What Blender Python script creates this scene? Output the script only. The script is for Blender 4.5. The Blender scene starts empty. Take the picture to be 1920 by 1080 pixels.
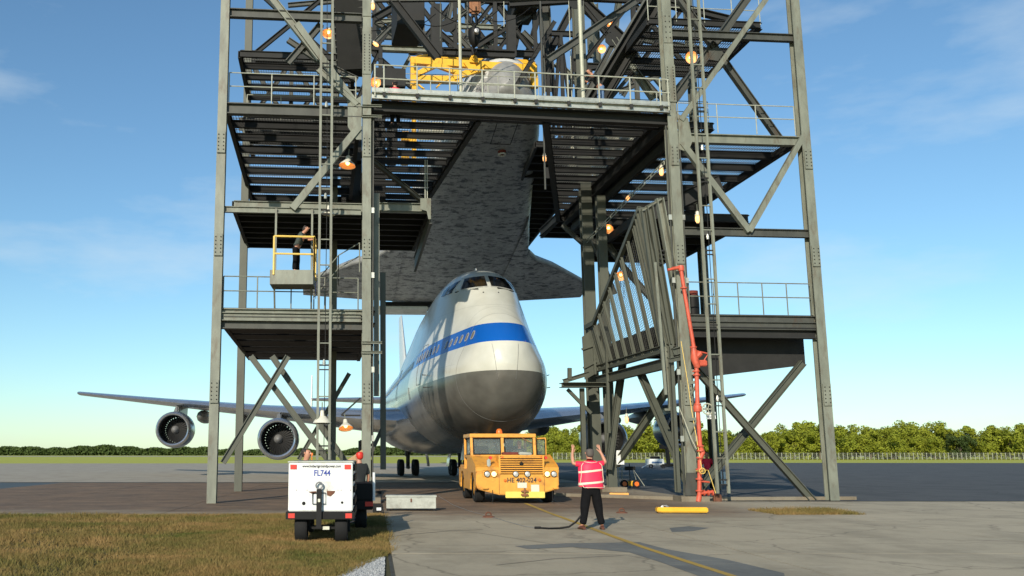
import bpy, bmesh, math, random
import numpy as np
from mathutils import Vector, Matrix
random.seed(7); rng = np.random.default_rng(7)
D = bpy.data; SC = bpy.context.scene; COL = SC.collection
R = math.radians; PI = math.pi

# ------------------------------------------------------------------ camera, sky, sun, exposure
F = 1795.0; CX = 700.0; CY = 540.0; HZ = 850.0; CH = 1.68
TH = math.atan((HZ-CY)/F)
cam = D.cameras.new('camera'); cam.sensor_width = 36; cam.lens = F/1920*36
cam.shift_x = (960-CX)/1920; cam.clip_end = 5000; cam.clip_start = .1
co = D.objects.new('camera', cam); COL.objects.link(co)
co.location = (0, 0, CH); co.rotation_euler = (PI/2+TH, 0, 0); SC.camera = co

SUN_AZ = R(20); SUN_EL = R(23)                # the sun stands behind the camera and to its left
sdir = Vector((-math.sin(SUN_AZ)*math.cos(SUN_EL), -math.cos(SUN_AZ)*math.cos(SUN_EL), math.sin(SUN_EL)))
sl = D.lights.new('sun', 'SUN'); sl.energy = 5.0; sl.angle = R(.53); sl.color = (1, .91, .76)
so = D.objects.new('sun', sl); COL.objects.link(so); so.rotation_euler = sdir.to_track_quat('Z', 'Y').to_euler()
so.location = (-20, -40, 40)
W = D.worlds.new('World'); SC.world = W; W.use_nodes = True
nt = W.node_tree; bg = nt.nodes['Background']; sk = nt.nodes.new('ShaderNodeTexSky')
sk.sky_type = 'NISHITA'; sk.sun_disc = False; sk.sun_elevation = SUN_EL
sk.sun_rotation = math.atan2(sdir.x, sdir.y)
sk.air_density = 1.0; sk.dust_density = .25; sk.ozone_density = 2.5
tc = nt.nodes.new('ShaderNodeTexCoord'); mp = nt.nodes.new('ShaderNodeMapping'); mp.inputs['Scale'].default_value = (2.2, 2.2, 7)
nz = nt.nodes.new('ShaderNodeTexNoise'); nz.inputs['Scale'].default_value = 1.6; nz.inputs['Detail'].default_value = 7; nz.inputs['Roughness'].default_value = .55
cr = nt.nodes.new('ShaderNodeValToRGB'); cr.color_ramp.elements[0].position = .54; cr.color_ramp.elements[1].position = .82
cr.color_ramp.elements[1].color = (.55, .55, .55, 1)
mx = nt.nodes.new('ShaderNodeMixRGB'); mx.inputs[2].default_value = (5.6, 6.3, 6.6, 1)
nt.links.new(tc.outputs['Generated'], mp.inputs[0]); nt.links.new(mp.outputs[0], nz.inputs['Vector'])
nt.links.new(nz.outputs['Fac'], cr.inputs[0]); nt.links.new(cr.outputs[0], mx.inputs[0])
ti = nt.nodes.new('ShaderNodeMixRGB'); ti.blend_type = 'MULTIPLY'; ti.inputs[0].default_value = 1; ti.inputs[2].default_value = (.79, .99, 1.03, 1)
nt.links.new(sk.outputs[0], ti.inputs[1]); nt.links.new(ti.outputs[0], mx.inputs[1]); nt.links.new(mx.outputs[0], bg.inputs[0])
bg.inputs[1].default_value = .136
vs = SC.view_settings; vs.view_transform = 'Standard'; vs.look = 'None'; vs.exposure = 0.0; vs.gamma = 1

# ------------------------------------------------------------------ from the photograph's measures to the place
def ray(px, py):
    u = (CY-py)/F
    return Vector(((px-CX)/F, math.cos(TH)-u*math.sin(TH), u*math.cos(TH)+math.sin(TH)))
CAMP = Vector((0, 0, CH))
def G(px, py, z=0.0):
    d = ray(px, py); return CAMP + d*((z-CH)/d.z)
def Y_(px, py, Y):
    d = ray(px, py); return CAMP + d*(Y/d.y)
A1 = R(5.2); A2 = R(3.0)
O0 = Vector((-.25, 34, 0)); UH = Vector((math.cos(A1), math.sin(A1), 0)); VH = Vector((-math.sin(A2), math.cos(A2), 0))
NH = Vector((-math.sin(A1), math.cos(A1), 0))
def P(px, py, v):                                  # on the tower's plane v metres behind its front
    d = ray(px, py); t = ((O0-CAMP).dot(NH) + v*VH.dot(NH))/d.dot(NH); return CAMP + d*t
def L(u, v, z): return O0 + UH*u + VH*v + Vector((0, 0, z))
def UV(px, py, z):
    p = G(px, py, z)-O0; det = UH.x*VH.y-UH.y*VH.x
    return (p.x*VH.y-p.y*VH.x)/det, (UH.x*p.y-UH.y*p.x)/det
def UVp(p):
    p = p-O0; det = UH.x*VH.y-UH.y*VH.x
    return (p.x*VH.y-p.y*VH.x)/det, (UH.x*p.y-UH.y*p.x)/det

# ------------------------------------------------------------------ materials
MATS = {}
def mat(name, col, rough=.6, metal=0.0, var=.25, scale=3.0, bump=.0, bscale=40, dark=None, darkamt=.0, dscale=1.2, emit=None, es=0, stretch=(1,1,1), coat=0, spec=.5):
    m = D.materials.new(name); m.use_nodes = True; n = m.node_tree; b = n.nodes['Principled BSDF']
    b.inputs['Roughness'].default_value = rough; b.inputs['Metallic'].default_value = metal
    b.inputs['Specular IOR Level'].default_value = spec
    if coat: b.inputs['Coat Weight'].default_value = coat; b.inputs['Coat Roughness'].default_value = .08
    c = (*col, 1)
    geo = n.nodes.new('ShaderNodeNewGeometry'); mpn = n.nodes.new('ShaderNodeMapping'); mpn.inputs['Scale'].default_value = stretch
    n.links.new(geo.outputs['Position'], mpn.inputs[0])
    out = None
    if var > 0:
        t = n.nodes.new('ShaderNodeTexNoise'); t.inputs['Scale'].default_value = scale; t.inputs['Detail'].default_value = 6; t.inputs['Roughness'].default_value = .65
        n.links.new(mpn.outputs[0], t.inputs['Vector'])
        r = n.nodes.new('ShaderNodeValToRGB'); e = r.color_ramp.elements
        e[0].position = .3; e[1].position = .7
        e[0].color = tuple(x*(1-var) for x in col)+(1,); e[1].color = tuple(min(1, x*(1+var)) for x in col)+(1,)
        n.links.new(t.outputs['Fac'], r.inputs[0]); out = r.outputs[0]
    if dark is not None:
        t2 = n.nodes.new('ShaderNodeTexNoise'); t2.inputs['Scale'].default_value = dscale; t2.inputs['Detail'].default_value = 8; t2.inputs['Roughness'].default_value = .7
        n.links.new(mpn.outputs[0], t2.inputs['Vector'])
        r2 = n.nodes.new('ShaderNodeValToRGB'); r2.color_ramp.elements[0].position = .62-.25*darkamt; r2.color_ramp.elements[1].position = .72
        mxn = n.nodes.new('ShaderNodeMixRGB'); mxn.inputs[2].default_value = (*dark, 1)
        n.links.new(t2.outputs['Fac'], r2.inputs[0]); n.links.new(r2.outputs[0], mxn.inputs[0])
        if out: n.links.new(out, mxn.inputs[1])
        else: mxn.inputs[1].default_value = c
        out = mxn.outputs[0]
    if out: n.links.new(out, b.inputs['Base Color'])
    else: b.inputs['Base Color'].default_value = c
    if bump:
        t3 = n.nodes.new('ShaderNodeTexNoise'); t3.inputs['Scale'].default_value = bscale; t3.inputs['Detail'].default_value = 4
        n.links.new(geo.outputs['Position'], t3.inputs['Vector'])
        bn = n.nodes.new('ShaderNodeBump'); bn.inputs['Strength'].default_value = bump; bn.inputs['Distance'].default_value = .02
        n.links.new(t3.outputs['Fac'], bn.inputs['Height']); n.links.new(bn.outputs[0], b.inputs['Normal'])
    if emit: b.inputs['Emission Color'].default_value = (*emit, 1); b.inputs['Emission Strength'].default_value = es
    MATS[name] = m; return m
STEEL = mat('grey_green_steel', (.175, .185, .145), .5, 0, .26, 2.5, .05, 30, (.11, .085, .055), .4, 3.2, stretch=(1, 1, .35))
STEEL2 = mat('dark_steel', (.055, .057, .048), .6, 0, .3, 2.2, .05, 30, (.06, .04, .025), .2, 1.5, stretch=(1, 1, .4))  # darker copy of the grey-green steel; shade is put into its colour
STEEL3 = mat('olive_steel', (.075, .08, .06), .55, 0, .16, 2.5, .05, 30, (.06, .055, .04), .1, 1.5, stretch=(1, 1, .4))  # olive steel, lowered further so its colour also carries shade
BLACKST = mat('shade_black_steel', (.014, .014, .013), .75, 0, .3, 2)  # near-black copy of the steel, deep shade put into its colour
RAIL = mat('pale_rail_paint', (.36, .37, .30), .5, 0, .15, 5)
CREAM = mat('cream_pipe', (.42, .42, .32), .5, 0, .12, 4)
GALV = mat('galvanised', (.42, .43, .38), .42, .55, .2, 3, 0, 1, (.2, .19, .16), .3, 2.2)
PANEL = mat('grey_panel', (.34, .33, .26), .8, 0, .25, 1.2, 0, 1, (.12, .11, .08), .3, 1)
YEL = mat('yellow_paint', (.78, .43, .02), .45, 0, .1, 3, 0, 1, (.35, .16, .02), .1, 2)
YRAIL = mat('yellow_rail', (.75, .52, .12), .5, 0, .08)
TUGY = mat('tug_yellow', (.72, .33, .045), .42, 0, .14, 2.2, .02, 25, (.30, .12, .035), .34, 2.6, coat=.12)
TUGL = mat('pale_yellow', (.75, .62, .12), .5, 0, .12, 5)
RUST = mat('rust', (.13, .05, .025), .8, 0, .4, 9)
ORANGE = mat('orange_plastic', (.8, .16, .02), .35, 0, .05)
RED = mat('red_paint', (.62, .035, .02), .45, 0, .1)
PIPE = mat('red_standpipe', (.56, .095, .05), .5, 0, .22, 4, .05, 25, (.28, .06, .03), .25, 3)
BLK = mat('black_rubber', (.007, .007, .007), .85, 0, .3, 8)
BLKP = mat('black_paint', (.007, .007, .007), .6, 0, .2, 4, spec=.25)
HUB = mat('hub_grey', (.3, .3, .3), .4, .4, .1)
WHT = mat('white_enamel', (.74, .76, .74), .4, 0, .06, 2, 0, 1, (.52, .50, .43), .3, 2.6)
GLASSD = mat('dark_glass', (.006, .007, .008), .12, 0, 0, spec=.35)
CHROME = mat('lamp_chrome', (.62, .62, .58), .35, .3, 0)
def glass(name, tint, a=.25):
    m = D.materials.new(name); m.use_nodes = True; n = m.node_tree; b = n.nodes['Principled BSDF']
    b.inputs['Base Color'].default_value = (*tint, 1); b.inputs['Roughness'].default_value = .04; b.inputs['Alpha'].default_value = a
    MATS[name] = m; return m
GLASS = glass('cab_glass', (.30, .36, .36), .16)
BULB = mat('lit_bulb', (1, .6, .3), .5, 0, 0, emit=(1, .50, .16), es=7)
BULBH = mat('lit_jar', (1, .55, .25), .5, 0, 0, emit=(1, .42, .12), es=2.2)
SHADE = mat('enamel_shade', (.62, .60, .50), .45, 0, .1, 6)
SHADEO = mat('shade_inside', (.75, .45, .22), .5, 0, .1, 6, emit=(1, .35, .08), es=.22)
HLAMP = mat('headlamp_lit', (1, .75, .35), .4, 0, 0, emit=(1, .72, .3), es=1.6)
BLUEL = mat('blue_letter', (.03, .06, .32), .5, 0, 0)
BLKL = mat('black_letter', (.03, .025, .03), .5, 0, 0)
CARD = mat('cardboard', (.42, .27, .14), .8, 0, .08)
LABELM = mat('pale_label', (.6, .6, .48), .6, 0, .1, 30)
SKIN = mat('skin', (.50, .24, .15), .5, 0, .06)
HAIR = mat('dark_hair', (.035, .025, .02), .7, 0, .3, 60)
HAIRG = mat('greying_hair', (.09, .075, .065), .75, 0, .4, 90)
PINK = mat('coral_vest', (.95, .025, .085), .6, 0, .07, 5, .2, 14)
SHIRTR = mat('red_polo', (.80, .02, .07), .7, 0, .1, 8, .2, 20)
TAPE = mat('reflective_tape', (.80, .68, .52), .35, .1, .05)
TROU = mat('black_trousers', (.008, .008, .009), .95, 0, .2, 12, .3, 18, spec=.1)
SHOE = mat('brown_shoe', (.10, .035, .02), .4, 0, .1)
JEANS = mat('blue_jeans', (.10, .17, .30), .8, 0, .2, 15)
DSHIRT = mat('dark_shirt', (.02, .022, .022), .8, 0, .2, 12)
GSHIRT = mat('grey_green_shirt', (.05, .065, .055), .8, 0, .2, 12)
BARK = mat('bark', (.10, .075, .05), .9, 0, .3, 6)
def leafmat(name, a, b_):
    m = D.materials.new(name); m.use_nodes = True; n = m.node_tree; b = n.nodes['Principled BSDF']
    t = n.nodes.new('ShaderNodeTexNoise'); t.inputs['Scale'].default_value = .35; t.inputs['Detail'].default_value = 9; t.inputs['Roughness'].default_value = .8
    g = n.nodes.new('ShaderNodeNewGeometry'); n.links.new(g.outputs['Position'], t.inputs['Vector'])
    r = n.nodes.new('ShaderNodeValToRGB'); r.color_ramp.elements[0].position = .35; r.color_ramp.elements[1].position = .66
    r.color_ramp.elements[0].color = (*a, 1); r.color_ramp.elements[1].color = (*b_, 1)
    n.links.new(t.outputs['Fac'], r.inputs[0]); n.links.new(r.outputs[0], b.inputs['Base Color']); b.inputs['Roughness'].default_value = .7
    b.inputs['Specular IOR Level'].default_value = .15
    MATS[name] = m; return m
LEAF = leafmat('leaves_bright', (.10, .13, .012), (.28, .30, .03))
LEAFD = leafmat('leaves_dull', (.03, .05, .015), (.07, .10, .025))
GRASSB = leafmat('grass_blades', (.075, .095, .02), (.31, .185, .075))
RUSTR = mat('rust_red_ring', (.15, .025, .015), .8)

# ------------------------------------------------------------------ mesh builder
OFF = {}
def vec(p): return Vector(p)
class MB:
    def __init__(s): s.v = []; s.f = []; s.m = []; s.cur = 0
    def add(s, vs, fs):
        k = len(s.v); s.v += [tuple(x) for x in vs]; s.f += [tuple(i+k for i in f) for f in fs]; s.m += [s.cur]*len(fs); return s
    def box(s, c, sz, rot=None):
        a, b, d = sz[0]/2, sz[1]/2, sz[2]/2
        pts = [Vector((x*a, y*b, z*d)) for x in (-1, 1) for y in (-1, 1) for z in (-1, 1)]
        if rot is not None: pts = [rot @ p for p in pts]
        c = Vector(c)
        return s.add([p+c for p in pts], [(0,1,3,2),(4,6,7,5),(0,4,5,1),(2,3,7,6),(0,2,6,4),(1,5,7,3)])
    def bbox(s, x0, x1, y0, y1, z0, z1): return s.box(((x0+x1)/2, (y0+y1)/2, (z0+z1)/2), (abs(x1-x0), abs(y1-y0), abs(z1-z0)))
    def prism(s, prof, p, q, up):                       # prof: 2D list in (side, up)
        p = Vector(p); q = Vector(q); d = (q-p).normalized(); up = Vector(up)
        up = (up - d*up.dot(d))
        if up.length < 1e-4: up = Vector((0, 1, 0)) - d*d.y
        up.normalize(); sd = d.cross(up)
        n = len(prof)
        vs = [p + sd*a + up*b for a, b in prof] + [q + sd*a + up*b for a, b in prof]
        fs = [(i, (i+1) % n, (i+1) % n+n, i+n) for i in range(n)] + [tuple(range(n-1, -1, -1)), tuple(range(n, 2*n))]
        return s.add(vs, fs)
    def beam(s, p, q, w, h, kind='box', up=(0, 0, 1)):
        a, b = w/2, h/2
        if kind == 'box': pr = [(-a,-b),(a,-b),(a,b),(-a,b)]
        elif kind == 'I':
            t = min(w, h)*.12+.004; k = t*.6
            pr = [(-a,-b),(a,-b),(a,-b+t),(k,-b+t),(k,b-t),(a,b-t),(a,b),(-a,b),(-a,b-t),(-k,b-t),(-k,-b+t),(-a,-b+t)]
        elif kind == 'C':
            t = min(w, h)*.14+.004
            pr = [(-a,-b),(a,-b),(a,-b+t),(-a+t,-b+t),(-a+t,b-t),(a,b-t),(a,b),(-a,b)]
        else:
            t = min(w, h)*.15+.004
            pr = [(-a,-b),(a,-b),(a,-b+t),(-a+t,-b+t),(-a+t,b),(-a,b)]
        return s.prism(pr, p, q, up)
    def tube(s, pts, r, n=8, cap=True):
        pts = [Vector(p) for p in pts]; rs = r if isinstance(r, (list, tuple)) else [r]*len(pts); vs = []; fs = []
        upv = None
        for i, p in enumerate(pts):
            d = (pts[min(i+1, len(pts)-1)] - pts[max(i-1, 0)])
            if d.length < 1e-9: d = Vector((0, 0, 1))
            d.normalize()
            if upv is None:
                upv = Vector((0, 0, 1)) if abs(d.z) < .9 else Vector((0, 1, 0))
            a = d.cross(upv); a.normalize(); b = a.cross(d); upv = b
            for k in range(n):
                t = 2*PI*k/n; vs.append(p + a*(rs[i]*math.cos(t)) + b*(rs[i]*math.sin(t)))
        for i in range(len(pts)-1):
            for k in range(n):
                fs.append((i*n+k, i*n+(k+1) % n, (i+1)*n+(k+1) % n, (i+1)*n+k))
        if cap: fs.append(tuple(range(n-1, -1, -1))); fs.append(tuple(range(len(pts)*n-n, len(pts)*n)))
        return s.add(vs, fs)
    def lathe(s, prof, n=16, c=(0, 0, 0), ax='z', rot=None):   # prof (r, t)
        vs = []; fs = []; c = Vector(c)
        for r, t in prof:
            for k in range(n):
                a = 2*PI*k/n; x, y = r*math.cos(a), r*math.sin(a)
                p = Vector((x, y, t)) if ax == 'z' else (Vector((x, t, y)) if ax == 'y' else Vector((t, x, y)))
                if rot is not None: p = rot @ p
                vs.append(c+p)
        for i in range(len(prof)-1):
            for k in range(n): fs.append((i*n+k, i*n+(k+1) % n, (i+1)*n+(k+1) % n, (i+1)*n+k))
        return s.add(vs, fs)
    def plate(s, pts, nrm, th):                                # polygon with thickness along nrm
        pts = [Vector(p) for p in pts]; nr = Vector(nrm).normalized()*th; n = len(pts)
        return s.add([p for p in pts]+[p+nr for p in pts], [tuple(range(n-1, -1, -1)), tuple(range(n, 2*n))]+[(i, (i+1) % n, (i+1) % n+n, i+n) for i in range(n)])
    def quad(s, a, b, c, d): return s.add([a, b, c, d], [(0, 1, 2, 3)])
    def grid(s, rows, closed=False):
        n = len(rows[0]); vs = [p for r in rows for p in r]; fs = []
        for i in range(len(rows)-1):
            for k in range(n if closed else n-1):
                fs.append((i*n+k, i*n+(k+1) % n, (i+1)*n+(k+1) % n, (i+1)*n+k))
        return s.add(vs, fs)
    def mesh(s, name, mats, off=Vector((0, 0, 0)), smooth=False, bevel=0, ang=35):
        me = D.meshes.new(name); me.from_pydata([tuple(Vector(v)-off) for v in s.v], [], s.f)
        if not isinstance(mats, (list, tuple)): mats = [mats]
        for m in mats: me.materials.append(m)
        if len(mats) > 1: me.polygons.foreach_set('material_index', s.m)
        bm = bmesh.new(); bm.from_mesh(me)
        if bevel: 
            bmesh.ops.remove_doubles(bm, verts=bm.verts, dist=1e-5)
            bmesh.ops.bevel(bm, geom=[e for e in bm.edges if len(e.link_faces) == 2 and e.calc_face_angle(0) > .6], offset=bevel, segments=2, affect='EDGES', clamp_overlap=True)
        bmesh.ops.recalc_face_normals(bm, faces=bm.faces); bm.to_mesh(me); bm.free()
        if smooth:
            me.polygons.foreach_set('use_smooth', [True]*len(me.polygons))
            try: me.set_sharp_from_angle(angle=R(ang))
            except Exception: pass
        return me
    def build(s, name, mats, parent=None, smooth=False, bevel=0, label=None, ang=35, kind=None):
        off = OFF.get(parent.name, Vector((0, 0, 0))) if parent else Vector((0, 0, 0))
        me = s.mesh(name, mats, off, smooth, bevel, ang)
        return link(name, me, parent, label, kind)
def link(name, me, parent=None, label=None, kind=None):
    o = D.objects.new(name, me); COL.objects.link(o)
    if parent: o.parent = parent; OFF[o.name] = OFF.get(parent.name, Vector((0, 0, 0)))
    if label: o['label'] = label
    if kind: o['kind'] = kind
    return o
def thing(name, label, cat, loc=(0, 0, 0), rotz=0, group=None, local=False):
    o = D.objects.new(name, None); COL.objects.link(o); o.location = loc; o.rotation_euler = (0, 0, rotz)
    o.empty_display_size = .2; o['label'] = label; o['category'] = cat
    if group: o['group'] = group
    OFF[o.name] = Vector((0, 0, 0)) if local else Vector(loc); return o
def tag(o, label, cat, group=None):
    o['label'] = label; o['category'] = cat
    if group: o['group'] = group
    return o
def copy_tree(o, parent=None):
    c = o.copy(); COL.objects.link(c); c.parent = parent
    for ch in list(o.children): copy_tree(ch, c)
    return c
def text(s, parent, loc, size, m, rot=(PI/2, 0, 0), name='lettering', ext=.003, sx=1.0):
    cu = D.curves.new('t', 'FONT'); cu.body = s; cu.size = size; cu.extrude = ext; cu.offset = size*.018; cu.align_x = 'CENTER'; cu.align_y = 'CENTER'
    t = D.objects.new('t', cu); COL.objects.link(t); dg = bpy.context.evaluated_depsgraph_get()
    me = D.meshes.new_from_object(t.evaluated_get(dg)); D.objects.remove(t); me.materials.clear(); me.materials.append(m)
    o = link(name, me, parent); o.location = loc; o.rotation_euler = rot; o.scale = (sx, 1, 1); return o

# ------------------------------------------------------------------ ground
def gmat(name, base, stain, stain2, grain=.12, cracks=True, bay=None):
    m = D.materials.new(name); m.use_nodes = True; n = m.node_tree; b = n.nodes['Principled BSDF']; N = n.nodes; K = n.links
    g = N.new('ShaderNodeNewGeometry'); oi = N.new('ShaderNodeObjectInfo')
    def noise(sc, det=8, ro=.65, st=(1, 1, 1)):
        mpp = N.new('ShaderNodeMapping'); mpp.inputs['Scale'].default_value = st; K.new(g.outputs['Position'], mpp.inputs[0])
        t = N.new('ShaderNodeTexNoise'); t.inputs['Scale'].default_value = sc; t.inputs['Detail'].default_value = det; t.inputs['Roughness'].default_value = ro
        K.new(mpp.outputs[0], t.inputs['Vector']); return t.outputs['Fac']
    def ramp(f, p0, p1, c0=(0,0,0,1), c1=(1,1,1,1)):
        r = N.new('ShaderNodeValToRGB'); e = r.color_ramp.elements; e[0].position = p0; e[1].position = p1; e[0].color = c0; e[1].color = c1; K.new(f, r.inputs[0]); return r.outputs[0]
    def mix(f, a, c, mode='MIX'):
        x = N.new('ShaderNodeMixRGB'); x.blend_type = mode
        if isinstance(f, float): x.inputs[0].default_value = f
        else: K.new(f, x.inputs[0])
        for i, y in ((1, a), (2, c)):
            if isinstance(y, tuple): x.inputs[i].default_value = (*y, 1)
            else: K.new(y, x.inputs[i])
        return x.outputs[0]
    c = ramp(noise(22, 10, .8), .3, .72, tuple(x*(1-grain) for x in base)+(1,), tuple(x*(1+grain) for x in base)+(1,))
    c = mix(ramp(noise(.55, 9, .72, (1, .6, 1)), .45, .62), c, stain)
    c = mix(ramp(noise(1.7, 8, .75, (.5, 1.6, 1)), .55, .74), c, stain2)
    c = mix(ramp(noise(5.5, 6, .7), .66, .74), c, tuple(x*.55 for x in stain2))
    if cracks:
        mpp = N.new('ShaderNodeMapping'); mpp.inputs['Scale'].default_value = (.5, .7, 1)
        nn = N.new('ShaderNodeTexNoise'); nn.inputs['Scale'].default_value = 1.3; nn.inputs['Detail'].default_value = 6; K.new(g.outputs['Position'], nn.inputs['Vector'])
        ad = N.new('ShaderNodeMixRGB'); ad.inputs[0].default_value = .35; K.new(g.outputs['Position'], ad.inputs[1]); K.new(nn.outputs['Color'], ad.inputs[2]); K.new(ad.outputs[0], mpp.inputs[0])
        vo = N.new('ShaderNodeTexVoronoi'); vo.feature = 'DISTANCE_TO_EDGE'; vo.inputs['Scale'].default_value = .8; K.new(mpp.outputs[0], vo.inputs['Vector'])
        c = mix(ramp(vo.outputs['Distance'], .0, .012, (.6, .6, .6, 1), (0, 0, 0, 1)), c, tuple(x*.35 for x in base))
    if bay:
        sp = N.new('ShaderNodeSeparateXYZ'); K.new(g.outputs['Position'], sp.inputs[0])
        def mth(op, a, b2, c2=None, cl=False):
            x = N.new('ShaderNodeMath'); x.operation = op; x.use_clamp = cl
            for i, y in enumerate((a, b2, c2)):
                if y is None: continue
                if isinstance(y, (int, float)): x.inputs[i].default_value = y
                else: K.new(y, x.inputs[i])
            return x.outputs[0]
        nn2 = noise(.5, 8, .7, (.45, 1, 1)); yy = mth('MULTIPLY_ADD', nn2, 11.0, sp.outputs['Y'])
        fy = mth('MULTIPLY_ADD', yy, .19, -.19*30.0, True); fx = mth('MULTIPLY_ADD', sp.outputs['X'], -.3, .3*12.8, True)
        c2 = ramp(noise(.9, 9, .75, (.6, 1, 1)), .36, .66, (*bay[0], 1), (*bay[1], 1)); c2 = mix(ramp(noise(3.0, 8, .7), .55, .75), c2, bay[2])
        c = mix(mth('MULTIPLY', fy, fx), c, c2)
    v = N.new('ShaderNodeMath'); v.operation = 'MULTIPLY_ADD'; v.inputs[1].default_value = .14; v.inputs[2].default_value = .93; K.new(oi.outputs['Random'], v.inputs[0])
    c = mix(1.0, c, v.outputs[0], 'MULTIPLY')
    K.new(c, b.inputs['Base Color']); b.inputs['Roughness'].default_value = .85; b.inputs['Specular IOR Level'].default_value = .25
    bn = N.new('ShaderNodeBump'); bn.inputs['Strength'].default_value = .35; bn.inputs['Distance'].default_value = .01; K.new(noise(60, 6, .8), bn.inputs['Height']); K.new(bn.outputs[0], b.inputs['Normal'])
    return m
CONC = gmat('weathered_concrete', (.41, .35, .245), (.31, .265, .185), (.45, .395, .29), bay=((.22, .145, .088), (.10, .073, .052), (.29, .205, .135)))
BROWN = gmat('stained_concrete', (.115, .085, .06), (.06, .048, .038), (.15, .085, .05))
ASPH = gmat('dark_asphalt', (.085, .085, .083), (.06, .06, .06), (.12, .115, .105))
PATCH = gmat('asphalt_patch', (.17, .17, .15), (.12, .12, .11), (.27, .25, .2), cracks=False)
APR = gmat('far_apron', (.36, .32, .25), (.30, .26, .2), (.40, .36, .29), cracks=False)
GRS = gmat('grass_field', (.42, .41, .055), (.33, .36, .05), (.5, .45, .10), cracks=False)
SOIL = gmat('dry_turf_soil', (.085, .075, .035), (.06, .06, .025), (.13, .10, .055), cracks=False)
RUN = gmat('runway_strip', (.42, .39, .34), (.38, .35, .3), (.45, .42, .36), cracks=False)
def sheet(name, pts, m, z, kind='structure', th=None):
    b = MB()
    if th: b.plate([(x, y, z) for x, y in pts], (0, 0, -1), th)
    else: b.add([(x, y, z) for x, y in pts], [tuple(range(len(pts)))])
    o = b.build(name, m); o['kind'] = kind; return o
sheet('ground', [(-1600, -60), (1600, -60), (1600, 2600), (-1600, 2600)], GRS, -.05)
sheet('runway', [(-1500, 520), (1500, 520), (1500, 640), (-1500, 640)], RUN, -.03)
sheet('apron', [(-260, 58), (13.0, 58), (13.0, 168), (-260, 158)], APR, -.012)
sheet('asphalt_apron', [(12.4, 35), (260, 35), (330, 150), (13.0, 182), (12.4, 182)], ASPH, -.008)
sheet('turf', [(-60, -5), (.28, -5), (.28, 27.6), (-60, 27.6)], SOIL, -.035)
pav = sheet('pavement', [(.25, -6), (70, -6), (70, 34.9), (12.4, 34.9), (12.4, 60), (-60, 60), (-60, 27.5), (.25, 27.5)], STEEL2, -.03)
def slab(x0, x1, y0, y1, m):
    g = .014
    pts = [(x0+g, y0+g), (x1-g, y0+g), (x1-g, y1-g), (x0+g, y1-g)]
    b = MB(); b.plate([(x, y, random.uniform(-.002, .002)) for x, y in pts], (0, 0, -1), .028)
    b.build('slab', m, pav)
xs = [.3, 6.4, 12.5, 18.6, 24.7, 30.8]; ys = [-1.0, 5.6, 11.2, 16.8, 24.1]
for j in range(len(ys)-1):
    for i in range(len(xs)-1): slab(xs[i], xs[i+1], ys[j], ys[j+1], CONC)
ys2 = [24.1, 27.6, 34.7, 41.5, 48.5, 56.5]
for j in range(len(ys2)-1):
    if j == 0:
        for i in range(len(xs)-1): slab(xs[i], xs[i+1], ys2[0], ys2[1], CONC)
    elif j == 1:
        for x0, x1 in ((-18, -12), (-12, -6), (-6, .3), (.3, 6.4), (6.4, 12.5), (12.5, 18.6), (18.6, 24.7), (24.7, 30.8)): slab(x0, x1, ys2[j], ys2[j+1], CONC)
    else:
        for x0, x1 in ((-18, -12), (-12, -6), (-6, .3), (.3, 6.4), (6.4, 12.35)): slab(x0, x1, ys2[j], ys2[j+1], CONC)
def strip(name, pts, w, m, z, label=None, cat=None, kind='structure'):
    b = MB(); rows = []
    for i, p in enumerate(pts):
        p = Vector(p); d = Vector(pts[min(i+1, len(pts)-1)])-Vector(pts[max(i-1, 0)]); d.normalize(); n = Vector((-d.y, d.x))
        rows.append([(p.x+n.x*w/2, p.y+n.y*w/2, z), (p.x-n.x*w/2, p.y-n.y*w/2, z)])
    b.grid(rows); o = b.build(name, m)
    if kind: o['kind'] = kind
    return o
YLINE = gmat('worn_yellow_line', (.42, .27, .05), (.36, .24, .06), (.25, .19, .09), cracks=False)
yl = [G(*p) for p in ((985, 944), (1030, 962), (1080, 980), (1130, 999), (1210, 1028), (1290, 1054), (1365, 1078), (1420, 1096), (1480, 1120), (1600, 1170))]
strip('yellow_line', [(p.x, p.y) for p in yl], .13, YLINE, .008)
pp = [G(*p) for p in ((965, 1024), (1060, 1019), (1200, 1017), (1250, 1030), (1365, 1050), (1470, 1075), (1480, 1110), (1365, 1100), (1240, 1055), (1180, 1036), (1075, 1026), (990, 1030))]
sheet('asphalt_patch', [(p.x, p.y) for p in pp], PATCH, .004)
pp = [G(*p) for p in ((1255, 990), (1290, 987), (1330, 990), (1300, 996), (1260, 998))]
sheet('oil_stain', [(p.x, p.y) for p in pp], PATCH, .004)
TYRE = gmat('tyre_mark', (.17, .155, .125), (.20, .18, .145), (.14, .125, .1), .2, False)
for k, (pts, w) in enumerate(((((705, 1010), (760, 1003), (840, 996), (905, 993)), .05), (((930, 1060), (1040, 1048), (1170, 1042)), .03), (((1180, 972), (1260, 975), (1365, 982)), .04), (((720, 985), (900, 1000), (1100, 1030)), .02))):
    strip('crack_seal', [tuple(G(*q).to_2d()) for q in pts], w, TYRE, .005)
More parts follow.
